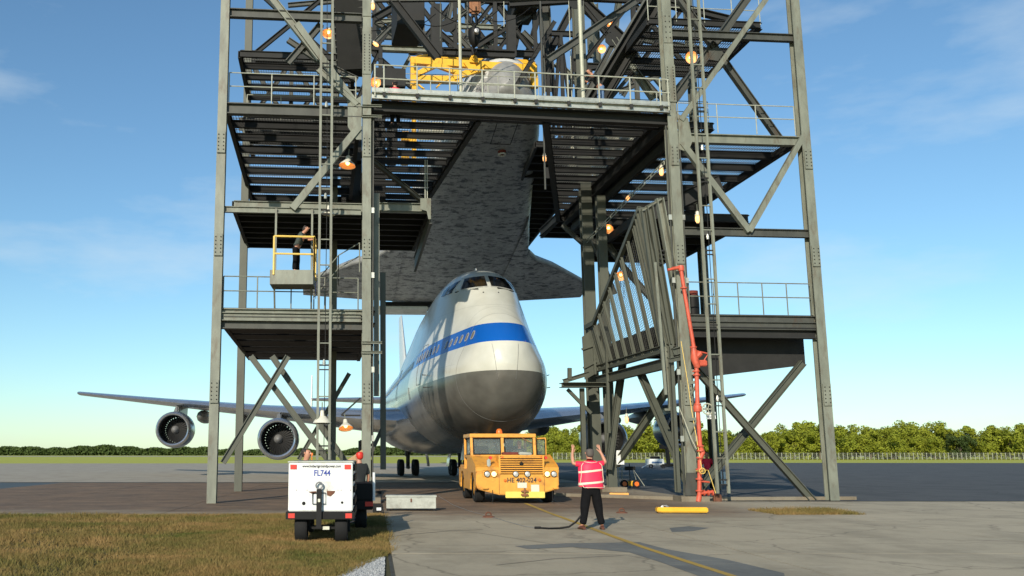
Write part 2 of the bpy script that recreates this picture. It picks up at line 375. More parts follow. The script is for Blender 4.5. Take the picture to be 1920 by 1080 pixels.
def gravel():
    pp = [G(*p) for p in ((630, 1082), (672, 1056), (700, 1046), (722, 1042), (720, 1090), (640, 1130))]
    o = sheet('gravel_bed', [(p.x, p.y) for p in pp], gmat('gravel_bed', (.27, .28, .28), (.2, .2, .2), (.36, .36, .35), .4, False), -.006)
    n = 5000; xy = np.array([(p.x, p.y) for p in pp]); lo = xy.min(0); hi = xy.max(0); b = MB(); k = 0
    def inside(x, y):
        c = False; j = len(xy)-1
        for i in range(len(xy)):
            if (xy[i][1] > y) != (xy[j][1] > y) and x < (xy[j][0]-xy[i][0])*(y-xy[i][1])/(xy[j][1]-xy[i][1])+xy[i][0]: c = not c
            j = i
        return c
    for _ in range(n):
        x = random.uniform(lo[0], hi[0]); y = random.uniform(lo[1], hi[1])
        if not inside(x, y): continue
        r = random.uniform(.006, .016); a = random.uniform(0, PI)
        b.add([(x+r*math.cos(a+t), y+r*math.sin(a+t), -.006) for t in (0, 2, 4)]+[(x, y, -.006+r*1.2)], [(0, 1, 3), (1, 2, 3), (2, 0, 3)])
    o = b.build('gravel', mat('gravel_stones', (.33, .34, .34), .8, 0, .5, 60)); o['kind'] = 'stuff'; o['label'] = 'pale grey gravel spilled at the pavement corner'
gravel()
def blades(name, n, x0, x1, y0, y1, h, m, label, zb=-.035):
    x = rng.uniform(x0, x1, n); y = rng.uniform(y0, y1, n)
    x += np.where(x > x1-.1, rng.normal(0, .08, n), 0)
    if x1 < 1:                                   # no blades on the gravel corner
        g0 = G(636, 1083); g1 = G(724, 1040); side = (g1.x-g0.x)*(y-g0.y)-(g1.y-g0.y)*(x-g0.x)+rng.normal(0, .04, n)
        k_ = side > 0; x, y = x[k_], y[k_]; n = len(x)
    pat = np.sin(x*2.1+np.sin(y*1.3))*.5+np.sin(y*1.9+x*.7)*.5
    hh = h*rng.uniform(.5, 1.2, n)*(1+.35*pat); a = rng.uniform(0, 2*PI, n); w = .006+.006*rng.random(n)
    v = np.empty((n, 3, 3)); v[:, 0] = np.stack([x-w*np.cos(a), y-w*np.sin(a), np.full(n, zb)], 1); v[:, 1] = np.stack([x+w*np.cos(a), y+w*np.sin(a), np.full(n, zb)], 1)
    v[:, 2] = np.stack([x+hh*.6*rng.normal(0, 1, n), y+hh*.6*rng.normal(0, 1, n), zb+hh], 1)
    me = D.meshes.new(name); me.vertices.add(n*3); me.vertices.foreach_set('co', v.reshape(-1))
    me.loops.add(n*3); me.loops.foreach_set('vertex_index', np.arange(n*3, dtype=np.int32)); me.polygons.add(n)
    me.polygons.foreach_set('loop_start', np.arange(0, n*3, 3, dtype=np.int32)); me.update(calc_edges=True); me.materials.append(m)
    o = link(name, me); o['kind'] = 'stuff'; o['label'] = label; return o
blades('grass', 170000, -4.2, .30, 11.5, 27.6, .085, GRASSB, 'patchy half dry grass beside the concrete')
blades('grass', 120000, -15, -4.2, 9, 27.6, .09, GRASSB, 'patchy half dry grass further left of the pavement')
blades('grass', 5000, 11.2, 13.6, 27.2, 29.4, .10, GRASSB, 'small green tuft by the red standpipe', -.0)
# dirt kerb along the right tower
KERB = gmat('kerb_concrete', (.22, .19, .14), (.16, .13, .09), (.28, .24, .17), cracks=False)
kb = MB(); k0 = L(7.7, 4.5, 0); k1 = L(12.0, .3, 0)
kb.beam(k0+Vector((0, 0, .06)), k1+Vector((0, 0, .06)), .25, .12)
kb.beam(k1+Vector((0, 0, .062)), L(18, .3, .062), .25, .12)
o = kb.build('kerb', KERB); o['kind'] = 'structure'

# ------------------------------------------------------------------ steel towers
def S(par, name, x1, y1, x2, y2, v, t, m=STEEL2, kind='I', v2=None, w=None, up=(0, 0, 1)):
    p = P(x1, y1, v); q = P(x2, y2, v if v2 is None else v2)
    dep = ((p+q)/2-CAMP).dot(Vector((0, math.cos(TH), math.sin(TH)))); h = t*dep/F
    b = MB(); b.beam(p, q, w or h*.9, h, kind, up); return b.build(name, m, par)
def vcol(par, px, py, v, w, z0, z1, m=STEEL, d=None, name='column', kind='I'):
    p = P(px, py, v); b = MB(); b.beam(Vector((p.x, p.y, z0)), Vector((p.x, p.y, z1)), w, d or w, kind, VH); return b.build(name, m, par), p
T1 = thing('steel_tower', 'grey steel tower of columns, braces and decks left of the jet nose', 'tower', L(-2.6, 4, 0), group='towers of the lifting gantry')
T2 = thing('steel_tower', 'grey steel tower right of the jet carrying the red standpipe', 'tower', L(13.5, 4, 0), group='towers of the lifting gantry')
TOP = 21.5
# columns
def hcol(par, u, v, w, d, z0, z1, m=STEEL):
    b = MB(); b.beam(L(u, v, z0), L(u, v, z1), w, d, 'I', VH); return b.build('column', m, par)
def bolts(par, u, v, z0, z1, w, rows, m=STEEL2):
    b = MB()
    for i in range(rows):
        z = z0+(z1-z0)*(i+.5)/rows
        for s in (-1, 1): b.box(L(u+s*w, v, z), (.035, .03, .035))
    return b.build('rivets', m, par, kind='stuff')
hcol(T1, 0, 0, .31, .42, 0, TOP)
MB().plate([L(-.165, -.235, z) for z in (0,)]+[], (0, 0, 1), .1) if False else None
def plate_on(par, u0, u1, z0, z1, v, m=STEEL, th=.02):
    b = MB(); b.plate([L(u0, v, z0), L(u1, v, z0), L(u1, v, z1), L(u0, v, z1)], -VH, th); return b.build('gusset_plate', m, par)
plate_on(T1, -.16, .16, 15.6, 17.3, -.22); bolts(T1, 0, -.245, 15.7, 17.2, .09, 13, BLACKST)
plate_on(T1, -.16, .16, 17.9, 18.5, -.22); 
for z in (14.35, 13.95, 5.55, 5.2): 
    b = MB(); b.beam(L(-.18, -.25, z), L(.55, -.25, z), .08, .09, 'C'); b.build('bracket', STEEL, T1)
bx_ = UVp(P(706, 400, .45))[0]
b = MB(); b.beam(L(bx_, .45, 3.7), L(bx_, .45, 11.2), .2, .12, 'C', VH); b.build('guide_rail', STEEL, T1)
b = MB(); b.beam(L(bx_-.22, .75, 2.2), L(bx_-.22, .75, 14.4), .22, .3, 'I', VH); b.build('guide_rail', STEEL2, T1)
pu = UVp(P(718, 600, 1.5))[0]
hcol(T1, pu, 1.5, .2, .2, 1.1, 8.4, STEEL3)
S(T1, 'brace', 718, 800, 690, 862, 1.5, 7, STEEL3); 
RU = UVp(P(1296, 938, 0))[0]
hcol(T2, RU, 0, .36, .46, .1, TOP, STEEL)
b = MB(); b.plate([L(RU-.19, -.26, 14.9+z) for z in (0,)]+[L(RU+.19, -.26, 14.9), L(RU+.19, -.26, 16.4), L(RU-.19, -.26, 16.4)], -VH, .02); b.build('gusset_plate', STEEL, T2)
bolts(T2, RU, -.285, 14.95, 16.35, .11, 12, BLACKST); 
plate_on(T2, RU-.17, RU+.17, 17.3, 18.6, -.24); bolts(T2, RU, -.27, 17.4, 18.5, .08, 5, BLACKST)
hcol(T2, RU-.42, .15, .12, .3, 0.3, 5.6, STEEL3)
for s in (-1, 1):
    b = MB(); b.box(L(RU+s*.02, 0, .05), (.9, .9, .1)); 
b = MB(); b.box(L(RU, 0, .09), (1.0, 1.0, .18)); b.build('footing', KERB, T2)
b = MB(); b.box(L(0, 0, .09), (1.0, 1.0, .18)); b.build('footing', KERB, T1)
b = MB(); b.plate([L(RU-.35, -.3, .2), L(RU+.35, -.3, .2), L(RU+.25, -.3, 1.0), L(RU-.25, -.3, 1.0)], -VH, .03); b.build('base_plate', STEEL2, T2)
# outer and rear columns
for par, u, v, w, m in ((T1, -5.3, 0, .32, STEEL), (T1, -5.3, 10.4, .34, STEEL3), (T1, -1.1, 10.4, .36, STEEL3),
                        (T2, RU+5.3, 0, .34, STEEL), (T2, RU+5.3, 10.4, .34, STEEL3)):
    hcol(par, u, v, w, w*1.2, 0, TOP if v == 0 else 26, m)
ru = UVp(P(1114, 800, 10.4))[0]; ru2 = UVp(P(1143, 800, 8.6))[0]
hcol(T2, ru, 10.4, .52, .45, .1, 26, STEEL3); hcol(T2, ru2, 8.6, .40, .36, .1, 13.6, STEEL3)
for u, v in ((ru, 10.4), (ru2, 8.6)):
    b = MB(); b.box(L(u, v, .1), (1.1, .9, .2)); b.build('footing', KERB, T2)
b = MB(); b.box(L(ru2+.32, 8.3, 1.5), (.34, .12, .62)); b.build('junction_box', WHT, T2)
# horizontal girders in the front plane (both towers)
def hb(par, u0, u1, v, z, h, m=STEEL, name='beam', w=None): 
    b = MB(); b.beam(L(u0, v, z), L(u1, v, z), w or h*.7, h, 'I'); return b.build(name, m, par)
def vb(par, u, v0, v1, z, h, m=STEEL2, name='beam'):
    b = MB(); b.beam(L(u, v0, z), L(u, v1, z), h*.7, h, 'I'); return b.build(name, m, par)
for z, h, m in ((14.15, .42, STEEL2), (17.9, .34, STEEL2), (10.35, .22, STEEL), (6.45, .3, STEEL)):
    hb(T1, -5.2, -.2, 0, z, h, m)
for z, h, m in ((13.55, .36, STEEL), (17.8, .3, STEEL2), (9.9, .3, STEEL2), (6.35, .3, STEEL2)):
    hb(T2, RU+.22, RU+5.2, 0, z, h, m)
for par, u in ((T1, 0), (T2, RU), (T1, -5.3), (T2, RU+5.3)):
    for z in (3.4, 8.6, 12.4, 19.4):
        if abs(u) < .1 and z > 18: continue
        plate_on(par, u-.15, u+.15, z, z+.8, -.24 if u != RU else -.27); bolts(par, u, -.27 if u != RU else -.3, z+.05, z+.75, .09, 5, BLACKST)
for par, u in ((T1, .22), (T2, RU-.26), (T2, RU+.25)):
    MB().tube([L(u, -.1, .3), L(u, -.1, 6), L(u+.03, -.1, 14)], .03, 6).build('conduit', STEEL2, par, smooth=True)
    for z in (2.2, 4.6, 8, 10.4): MB().box(L(u, -.12, z), (.12, .08, .2)).build('junction_box', GALV, par)
# gussets and diagonals at the front
def plate_px(par, pts, v, m=STEEL, th=.025, name='gusset_plate'):
    b = MB(); b.plate([P(x, y, v) for x, y in pts], -VH, th); return b.build(name, m, par)
plate_px(T1, [(652, 195), (678, 180), (678, 262), (668, 262), (652, 238)], -.12)
plate_px(T2, [(1272, 215), (1290, 222), (1298, 265), (1290, 285), (1272, 280)], -.12)
S(T1, 'brace', 556-60, -20, 600, 110, -.05, 13, STEEL); S(T1, 'brace', 556, 45, 668, 198, -.08, 12, STEEL, 'box')
S(T1, 'brace', 602, 46, 540, 118, .25, 12, STEEL2); S(T1, 'brace', 540, 75, 604, 118, .3, 10, STEEL2); S(T1, 'brace', 604, 118, 670, 150, .3, 10, STEEL2)
S(T1, 'brace', 672, 240, 548, 392, -.1, 13, STEEL, 'box'); None
S(T1, 'brace', 596, 130, 672, 198, -.13, 10, STEEL)
S(T2, 'brace', 1448, -18, 1276, 226, -.1, 9, STEEL, 'box'); S(T2, 'brace', 1278, 268, 1404, 434, -.1, 11, STEEL, 'box')
S(T2, 'brace', 1404, 434, 1505, 256, -.1, 10, STEEL, 'box')
S(T2, 'brace', 1420, -30, 1262, 190, .6, 15, STEEL2); S(T2, 'brace', 1275, 0, 1462, 262, .6, 12, STEEL2)
plate_px(T2, [(1328, 95), (1345, 88), (1356, 100), (1346, 115), (1330, 112)], .5, STEEL2)
# lower X bracing
S(T1, 'brace', 510, 668, 652, 872, .3, 11, STEEL3); S(T1, 'brace', 470, 668, 622, 872, -.1, 11, STEEL3)
S(T1, 'brace', 655, 700, 560, 862, 9.9, 8, STEEL3); S(T1, 'brace', 676, 746, 640, 778, -.3, 3, BLACKST, 'box')
S(T1, 'beam', 640, 779, 676, 779, -.3, 3, BLACKST, 'box')
S(T1, 'brace', 540, 668, 418, 868, -.25, 11, STEEL3)
S(T2, 'brace', 1303, 690, 1528, 944, .2, 12, STEEL3)
S(T2, 'brace', 1505, 680, 1300, 930, .9, 13, STEEL3); S(T2, 'brace', 1284, 683, 1155, 872, 5.2, 12, STEEL3, v2=8.5)
S(T2, 'brace', 1197, 690, 1288, 900, 4.2, 13, STEEL3, v2=0.6); S(T2, 'brace', 1172, 650, 1140, 880, 8.0, 12, STEEL3)
S(T2, 'brace', 1245, 620, 1257, 768, .5, 6, STEEL, 'box'); S(T2, 'beam', 1246, 768, 1266, 768, .4, 4, STEEL, 'box')
S(T2, 'brace', 1113, 545, 1048, 425, 10.2, 8, STEEL2) if False else S(T2, 'brace', 1054, 422, 1098, 462, 10.4, 7, STEEL2)
S(T2, 'brace', 1112, 448, 1152, 552, 9.6, 9, STEEL2); S(T2, 'brace', 1138, 455, 1172, 505, 9.6, 10, STEEL2); S(T2, 'brace', 1170, 502, 1230, 570, 9.4, 10, STEEL2)
# small ledge left of the rear column
b = MB(); q0 = P(1053, 722, 8.2); q1 = P(1132, 722, 8.2); b.beam(q0, q1, .8, .2, 'I'); b.build('ledge', STEEL3, T2)
S(T2, 'beam', 1056, 715, 1105, 700, 8.2, 8, STEEL3); S(T2, 'post', 1068, 712, 1068, 690, 8.2, 7, STEEL3, 'box')
S(T2, 'brace', 1064, 730, 1108, 775, 8.3, 6, STEEL3, 'box'); S(T2, 'column', 1091, 728, 1095, 862, 8.3, 8, STEEL3, 'box')
S(T2, 'column', 1137, 640, 1142, 812, 7.6, 5, STEEL3, 'box')

# --- decks : joists each a part, grating bars joined
def deck(par, z, v0, v1, ul, ur, step=1.15, jh=.3, m=STEEL2, edge=STEEL, grate=True, gs=.11, solid=False, frontm=None, rearbeam=True):
    n = max(1, int(round((v1-v0)/step)))
    for i in range(n+1):
        v = v0+(v1-v0)*i/n
        b = MB(); b.beam(L(ul(v), v, z-jh/2), L(ur(v), v, z-jh/2), jh*.55, jh, 'I'); b.build('joist', (frontm or m) if i == 0 else m, par)
    for fn, hh in ((ul, jh*1.1), (ur, jh*1.1)):
        b = MB(); b.beam(L(fn(v0), v0, z-jh*.56), L(fn(v1), v1, z-jh*.56), .16, hh, 'C'); b.build('stringer', m, par)
    g = MB()
    if solid:
        g.plate([L(ul(v0), v0, z+.004), L(ur(v0), v0, z+.004), L(ur(v1), v1, z+.004), L(ul(v1), v1, z+.004)], (0, 0, 1), .03)
        return g.build('floor_plate', m, par)
    if grate:
        umin = min(ul(v0), ul(v1)); umax = max(ur(v0), ur(v1)); k = int((umax-umin)/gs)
        for i in range(k+1):
            u = umin+gs*i
            # clip v-range where ul<=u<=ur (linear edges)
            a, c = v0, v1
            for fn, sg in ((ul, 1), (ur, -1)):
                f0 = sg*(u-fn(v0)); f1 = sg*(u-fn(v1))
                if f0 < 0 and f1 < 0: a = c = 0; break
                if f0 < 0: a = max(a, v0+(v1-v0)*(-f0)/(f1-f0))
                elif f1 < 0: c = min(c, v0+(v1-v0)*f0/(f0-f1))
            if c-a > .1: g.beam(L(u, a, z+.02), L(u, c, z+.02), .012, .03)
        k = int((v1-v0)/.45)
        for i in range(k+1):
            v = v0+(v1-v0)*i/k; g.beam(L(ul(v), v, z+.018), L(ur(v), v, z+.018), .012, .03)
        g.build('grating', STEEL2, par, kind='stuff')
def railing(par, pts, h=1.07, gap=1.5, m=RAIL, r=.022, mid=(.5,), toe=None):
    top = MB(); 
    for hh in (1.0,)+tuple(mid): top.tube([Vector(p)+Vector((0, 0, h*hh)) for p in pts], r, 6)
    if par is None: return
    ro = top.build('railing', m, par, smooth=True)
    for a, c in zip(pts[:-1], pts[1:]):
        a = Vector(a); c = Vector(c); n = max(1, int(round((c-a).length/gap)))
        for i in range(n+1):
            p = a.lerp(c, i/n); b = MB(); b.tube([p+Vector((0, 0, -.12)), p+Vector((0, 0, h))], r*1.05, 6); b.build('post', m, ro, smooth=True)
    if toe:
        b = MB()
        for a, c in zip(pts[:-1], pts[1:]): b.beam(Vector(a)+Vector((0, 0, .07)), Vector(c)+Vector((0, 0, .07)), .012, .13)
        b.build('toe_board', toe, par)
ZD = 14.75
l0 = UV(905, 207, ZD-.25); l1 = UV(800, 372, ZD-.25); r0 = UV(1022, 215, ZD-.25); r1 = UV(1046, 402, ZD-.25)
lin = lambda a, b_: (lambda v: a[0]+(b_[0]-a[0])*(v-a[1])/(b_[1]-a[1]))
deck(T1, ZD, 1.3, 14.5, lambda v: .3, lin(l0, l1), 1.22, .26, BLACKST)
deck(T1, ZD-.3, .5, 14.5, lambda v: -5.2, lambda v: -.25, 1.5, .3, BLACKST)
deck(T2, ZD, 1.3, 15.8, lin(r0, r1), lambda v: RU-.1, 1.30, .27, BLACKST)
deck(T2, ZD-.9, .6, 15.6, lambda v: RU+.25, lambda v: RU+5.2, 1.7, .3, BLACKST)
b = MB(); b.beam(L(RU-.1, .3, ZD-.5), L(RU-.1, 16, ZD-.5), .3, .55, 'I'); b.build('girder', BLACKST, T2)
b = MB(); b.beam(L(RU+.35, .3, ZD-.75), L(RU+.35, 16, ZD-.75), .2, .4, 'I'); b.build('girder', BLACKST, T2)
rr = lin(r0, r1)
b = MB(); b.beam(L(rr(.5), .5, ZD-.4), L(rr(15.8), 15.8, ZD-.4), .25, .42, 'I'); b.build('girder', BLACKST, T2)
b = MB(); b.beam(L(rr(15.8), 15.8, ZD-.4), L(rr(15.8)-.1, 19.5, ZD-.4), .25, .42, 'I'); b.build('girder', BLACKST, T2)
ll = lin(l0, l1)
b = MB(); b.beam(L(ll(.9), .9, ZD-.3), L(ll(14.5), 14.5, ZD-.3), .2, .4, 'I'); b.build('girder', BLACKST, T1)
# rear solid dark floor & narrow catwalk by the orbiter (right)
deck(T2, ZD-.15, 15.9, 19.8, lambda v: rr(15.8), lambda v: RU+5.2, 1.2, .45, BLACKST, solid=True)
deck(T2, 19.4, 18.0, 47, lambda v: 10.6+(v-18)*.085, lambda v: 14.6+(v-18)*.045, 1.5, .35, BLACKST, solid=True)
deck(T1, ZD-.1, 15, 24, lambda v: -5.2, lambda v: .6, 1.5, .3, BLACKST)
# mid decks left
e808 = UV(806, 392, 11.6)
deck(T1, 11.75, e808[1], 11.4, lambda v: -5.2, lambda v: e808[0], 1.1, .34, BLACKST, solid=True, frontm=STEEL)
b = MB(); b.beam(L(.4, e808[1]-.12, 11.62), L(e808[0], e808[1]-.12, 11.62), .12, .34, 'C'); b.build('edge_beam', STEEL, T1)
b = MB(); b.beam(L(e808[0]+.02, e808[1]-.1, 11.3), L(e808[0]+.02, 10.9, 10.6), .12, .7, 'I'); b.build('edge_beam', STEEL2, T1)
plate_px(T1, [(788, 372), (808, 372), (808, 411), (803, 411), (800, 396), (788, 392)], e808[1]-.3, STEEL)
S(T1, 'brace', 700, 302, 796, 380, 2.5, 8, STEEL2, v2=e808[1]); 
for x in (797, 801): S(T1, 'hanger_rod', x, 300, x, 372, e808[1]-.2, 1.6, RAIL, 'box')
# lower left deck
deck(T1, 6.75, .1, 14.5, lambda v: -5.2, lambda v: .25, 1.6, .42, BLACKST, frontm=STEEL, gs=.06)
b = MB(); b.plate([L(-5.2, 3.5, 6.3), L(.2, 3.5, 6.3), L(.2, 14.3, 6.3), L(-5.2, 14.3, 6.3)], (0, 0, -1), .02)
b = MB(); b.beam(L(-5.2, .1, 6.25), L(.2, .1, 6.25), .3, .45, 'I'); b.build('girder', STEEL2, T1)
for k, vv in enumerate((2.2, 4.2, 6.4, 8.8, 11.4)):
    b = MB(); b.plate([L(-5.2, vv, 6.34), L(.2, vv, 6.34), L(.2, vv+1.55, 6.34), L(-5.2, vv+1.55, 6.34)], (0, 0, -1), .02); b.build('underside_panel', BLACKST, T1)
railing(T1, [L(-5.1, -.0, 6.85), L(-.3, -.0, 6.85)], 1.05, 1.3, STEEL)
railing(T1, [L(-1.9, 1.3, 6.9), L(-1.0, 1.3, 8.0), L(-.2, 1.3, 8.5)], 1.0, 1.2, STEEL)
# yellow railed little platform at the far left
vy = -.6; yb = P(573, 525, vy); yu = UVp(yb)[0]; yz = yb.z
b = MB(); b.box(L(yu-.45, vy, yz), (1.5, 1.1, .5)); b.build('balcony', STEEL, T1)
for du in (-1.1, .2):
    b = MB(); b.beam(L(yu+du, -.08, yz-.1), L(yu+du, -.08, 10.4), .07, .07, 'box', VH); b.build('hanger_rod', STEEL, T1)
    b = MB(); b.beam(L(yu+du, -.5, yz-.2), L(yu+du, .1, yz-1.0), .06, .08); b.build('bracket', STEEL, T1)
    b = MB(); b.beam(L(yu+du, .1, yz-1.1), L(yu+du, .1, 6.6), .08, .08, 'box', VH); b.build('post', STEEL, T1)
railing(T1, [L(yu-1.1, vy-.5, yz+.2), L(yu+.3, vy-.5, yz+.2), L(yu+.34, vy+.6, yz+.2)], 1.25, .95, YRAIL, .035)
# right lower deck
deck(T2, 6.75, .1, 12.5, lambda v: RU+.3, lambda v: RU+5.2, 1.6, .4, BLACKST, frontm=STEEL2, solid=True)
b = MB(); b.beam(L(RU+.3, .1, 6.1), L(RU+5.2, .1, 6.1), .3, .4, 'I'); b.build('girder', BLACKST, T2)
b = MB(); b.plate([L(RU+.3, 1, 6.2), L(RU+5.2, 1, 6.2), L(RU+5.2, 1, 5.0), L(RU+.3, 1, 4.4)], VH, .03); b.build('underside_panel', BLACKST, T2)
railing(T2, [L(RU+.35, .0, 6.9), L(RU+5.1, .0, 6.9)], 1.07, 1.0, STEEL)
railing(T2, [L(RU+.35, 1.6, 6.9), L(RU+.9, 1.6, 8.0), L(RU+.9, 1.6, 8.6)], 1.0, 1.0, STEEL)
# right: decks at ~z 11 behind
deck(T2, 11.9, 5.0, 14, lambda v: RU+.3, lambda v: RU+5.2, 1.5, .34, BLACKST, solid=True)
b = MB(); b.beam(L(RU+.1, 3.2, 11.3), L(RU+2.4, 1.2, 12.2), .2, .6, 'I'); b.build('girder', BLACKST, T2)
railing(T1, [L(-5.1, .1, ZD-.2), L(-.4, .1, ZD-.2)], 1.05, 1.5, RAIL, .02)
railing(T2, [L(RU+.4, .2, ZD-.75), L(RU+5.1, .2, ZD-.75)], 1.05, 1.5, RAIL, .02)
railing(T2, [L(RU-.2, 8, ZD+2.4), L(RU+5, 8, ZD+2.4)], 1.05, 1.5, RAIL, .02)
railing(T1, [L(-5.1, 8, ZD+2.0), L(-.5, 8, ZD+2.0)], 1.05, 1.5, RAIL, .02)
deck(T1, ZD+2.0, 8, 14, lambda v: -5.2, lambda v: -.4, 1.5, .3, BLACKST)
deck(T2, ZD+2.4, 8, 14, lambda v: RU-.2, lambda v: RU+5.2, 1.5, .3, BLACKST)

# ------------------------------------------------------------------ front access platform
T3 = thing('access_platform', 'long railed walkway spanning between the two towers above the jet', 'walkway', L(RU/2, 0, ZD-.3))
a0 = P(697, 176, -.32); a1 = P(1256, 203, -.32)
za, zb = a0.z, a1.z; ua = UVp(a0)[0]; ub = UVp(a1)[0]
b = MB(); b.beam(L(ua, -.32, za-.06), L(ub, -.32, zb-.06), .16, .27, 'C'); b.build('edge_beam', GALV, T3)
b = MB(); b.beam(L(ua, -.36, za+.17), L(ub, -.36, zb+.17), .02, .14); b.build('toe_board', GALV, T3)
b = MB(); b.beam(L(ua, .1, za-.35), L(ub, .1, zb-.35), .35, .42, 'I'); b.build('girder', BLACKST, T3)
b = MB(); b.beam(L(ua, .95, za-.25), L(ub, .95, zb-.25), .2, .3, 'I'); b.build('girder', BLACKST, T3)
g = MB()
for i in range(int((ub-ua)/.1)): 
    u = ua+i*.1; z = za+(zb-za)*(u-ua)/(ub-ua); g.beam(L(u, -.25, z+.06), L(u, .95, z+.06), .012, .035)
g.build('grating', STEEL2, T3, kind='stuff')
def fz(u): return za+(zb-za)*(u-ua)/(ub-ua)
tops = MB()
for hh in (1.13, .60): tops.tube([L(ua+.1, -.36, fz(ua)+hh), L(ub, -.36, fz(ub)+hh)], .026, 6)
ro = tops.build('railing', RAIL, T3, smooth=True)
for px in (703, 720, 782, 843, 904, 964, 1003, 1064, 1122, 1180, 1236, 1251):
    u = UVp(P(px, 140, -.36))[0]; z = fz(u)
    b = MB(); b.tube([L(u, -.36, z-.12), L(u, -.36, z+1.13)], .03, 6); b.build('post', RAIL, ro, smooth=True)
    if px not in (703, 1251):
        b = MB(); b.box(L(u, -.42, z-.03), (.12, .06, .16)); b.build('post_clamp', BLACKST, T3)
railing(T3, [L(ua+.1, 1.0, fz(ua)+.08), L(ub, 1.0, fz(ub)+.08)], 1.07, 2.4, RAIL, .02)

# ------------------------------------------------------------------ overhead trusses
T4 = thing('overhead_truss', 'dense dark truss of riveted beams crossing high above the shuttle', 'truss', L(5.6, 12, 20))
dk = [  # x1 y1 x2 y2 v t mat (darker steels stand for shaded members)
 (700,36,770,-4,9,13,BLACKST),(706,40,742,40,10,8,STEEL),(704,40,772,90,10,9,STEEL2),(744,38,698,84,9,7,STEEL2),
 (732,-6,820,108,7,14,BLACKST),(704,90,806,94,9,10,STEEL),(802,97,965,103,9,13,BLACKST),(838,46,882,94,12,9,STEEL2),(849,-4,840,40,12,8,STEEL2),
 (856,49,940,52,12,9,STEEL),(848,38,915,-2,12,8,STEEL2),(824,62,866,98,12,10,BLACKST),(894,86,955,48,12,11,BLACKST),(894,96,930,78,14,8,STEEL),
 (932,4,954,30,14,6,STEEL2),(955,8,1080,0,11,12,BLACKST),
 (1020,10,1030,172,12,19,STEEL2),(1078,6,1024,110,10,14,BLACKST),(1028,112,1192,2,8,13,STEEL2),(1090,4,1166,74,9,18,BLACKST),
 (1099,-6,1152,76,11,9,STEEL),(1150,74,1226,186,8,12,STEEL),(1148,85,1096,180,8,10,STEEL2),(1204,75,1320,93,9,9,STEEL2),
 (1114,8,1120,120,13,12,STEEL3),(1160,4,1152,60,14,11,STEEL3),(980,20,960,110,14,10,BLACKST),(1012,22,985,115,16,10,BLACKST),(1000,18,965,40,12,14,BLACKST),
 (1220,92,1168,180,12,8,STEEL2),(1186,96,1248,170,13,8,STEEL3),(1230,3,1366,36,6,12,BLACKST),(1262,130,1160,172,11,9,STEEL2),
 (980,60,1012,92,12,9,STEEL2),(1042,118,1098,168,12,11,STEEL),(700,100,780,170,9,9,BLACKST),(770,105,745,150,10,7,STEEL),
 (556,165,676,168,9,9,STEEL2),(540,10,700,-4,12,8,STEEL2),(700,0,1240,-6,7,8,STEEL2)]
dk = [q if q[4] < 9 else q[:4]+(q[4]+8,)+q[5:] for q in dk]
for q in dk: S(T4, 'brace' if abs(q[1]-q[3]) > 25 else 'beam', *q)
def lattice(par, u0, u1, v, z0, z1, n, h, m=BLACKST, zig=False):
    for z in (z0, z1):
        b = MB(); b.beam(L(u0, v, z), L(u1, v, z), h*.8, h*1.15, 'I'); b.build('chord', m, par)
    for i in range(n+1):
        u = u0+(u1-u0)*i/n; b = MB(); b.beam(L(u, v, z0), L(u, v, z1), h*.7, h*.8, 'I', VH); b.build('post', m, par)
        if i < n:
            w = u0+(u1-u0)*(i+1)/n
            for a, c in (((u, z0), (w, z1)), ((u, z1), (w, z0)))[:1 if zig else 2]:
                b = MB(); b.beam(L(a[0], v+.12, a[1]), L(c[0], v+.12, c[1]), h*.6, h*.7, 'I'); b.build('brace', m, par)
            b = MB(); b.box(L(u, v-.1, z0), (h*2.4, .03, h*2.4), Matrix.Rotation(A1, 3, 'Z')); b.build('gusset_plate', m, par)
lattice(T4, -1.1, ru, 20, 25.6, 29.0, 5, .34)
lattice(T4, -1.1, ru, 27, 29.6, 33.0, 4, .36, STEEL2)
lattice(T2, RU-.5, RU+1.2, 17, 17.2, 25.6, 2, .26, BLACKST)
lattice(T4, -1.1, 1.4, 14.5, 17.2, 23.2, 1, .3, BLACKST)
for k in range(7):
    b = MB(); b.beam(L(-1.0+1.75*k, 20, 29.0), L(-1.0+1.75*k, 27, 33), .2, .3, 'I'); b.build('beam', BLACKST, T4)
lattice(T1, -5.3, -1.1, 10.4, 17.2, 20.6, 2, .28, STEEL2); lattice(T1, -5.3, -1.1, 10.4, 20.6, 24.5, 1, .3, BLACKST)
lattice(T2, ru, RU+5.3, 10.4, 17.4, 20.8, 2, .28, STEEL2); lattice(T2, ru, RU+5.3, 10.4, 20.8, 24.5, 2, .3, BLACKST)
for k in range(9):                                             # pipes and cables run along the steelwork
    u = (-.9, 1.4, 3.1, 4.6, 6.0, 7.7, 9.0, 10.1, 10.6)[k]; v = (11, 9.5, 12, 14, 13.5, 12, 9, 14, 10)[k]
    MB().tube([L(u, v, (15+.4*(k % 3)) if (u < 1 or u > 9.5) else 23.5), L(u+.05, v, 27)], (.03, .05, .02)[k % 3], 6).build('riser_pipe', (STEEL3, STEEL2, CREAM)[k % 3], T4, smooth=True)
for k in range(5):
    u0_ = -1+k*1.7; b = MB(); b.tube([L(u0_+t*3.5, 12.7, 24.2-.9*(1-(2*t-1)**2)+.2*k) for t in np.linspace(0, 1, 9)], .025, 5); b.build('slack_cable', BLKP, T4)
for k in range(12):                                            # stair flights zigzagging behind the right truss
    b = MB(); b.beam(L(9.2+.16*k, 15.4, 22.0+.28*k), L(9.2+.16*k, 16.4, 22.0+.28*k), .24, .04); b.build('tread', BLACKST, T4)
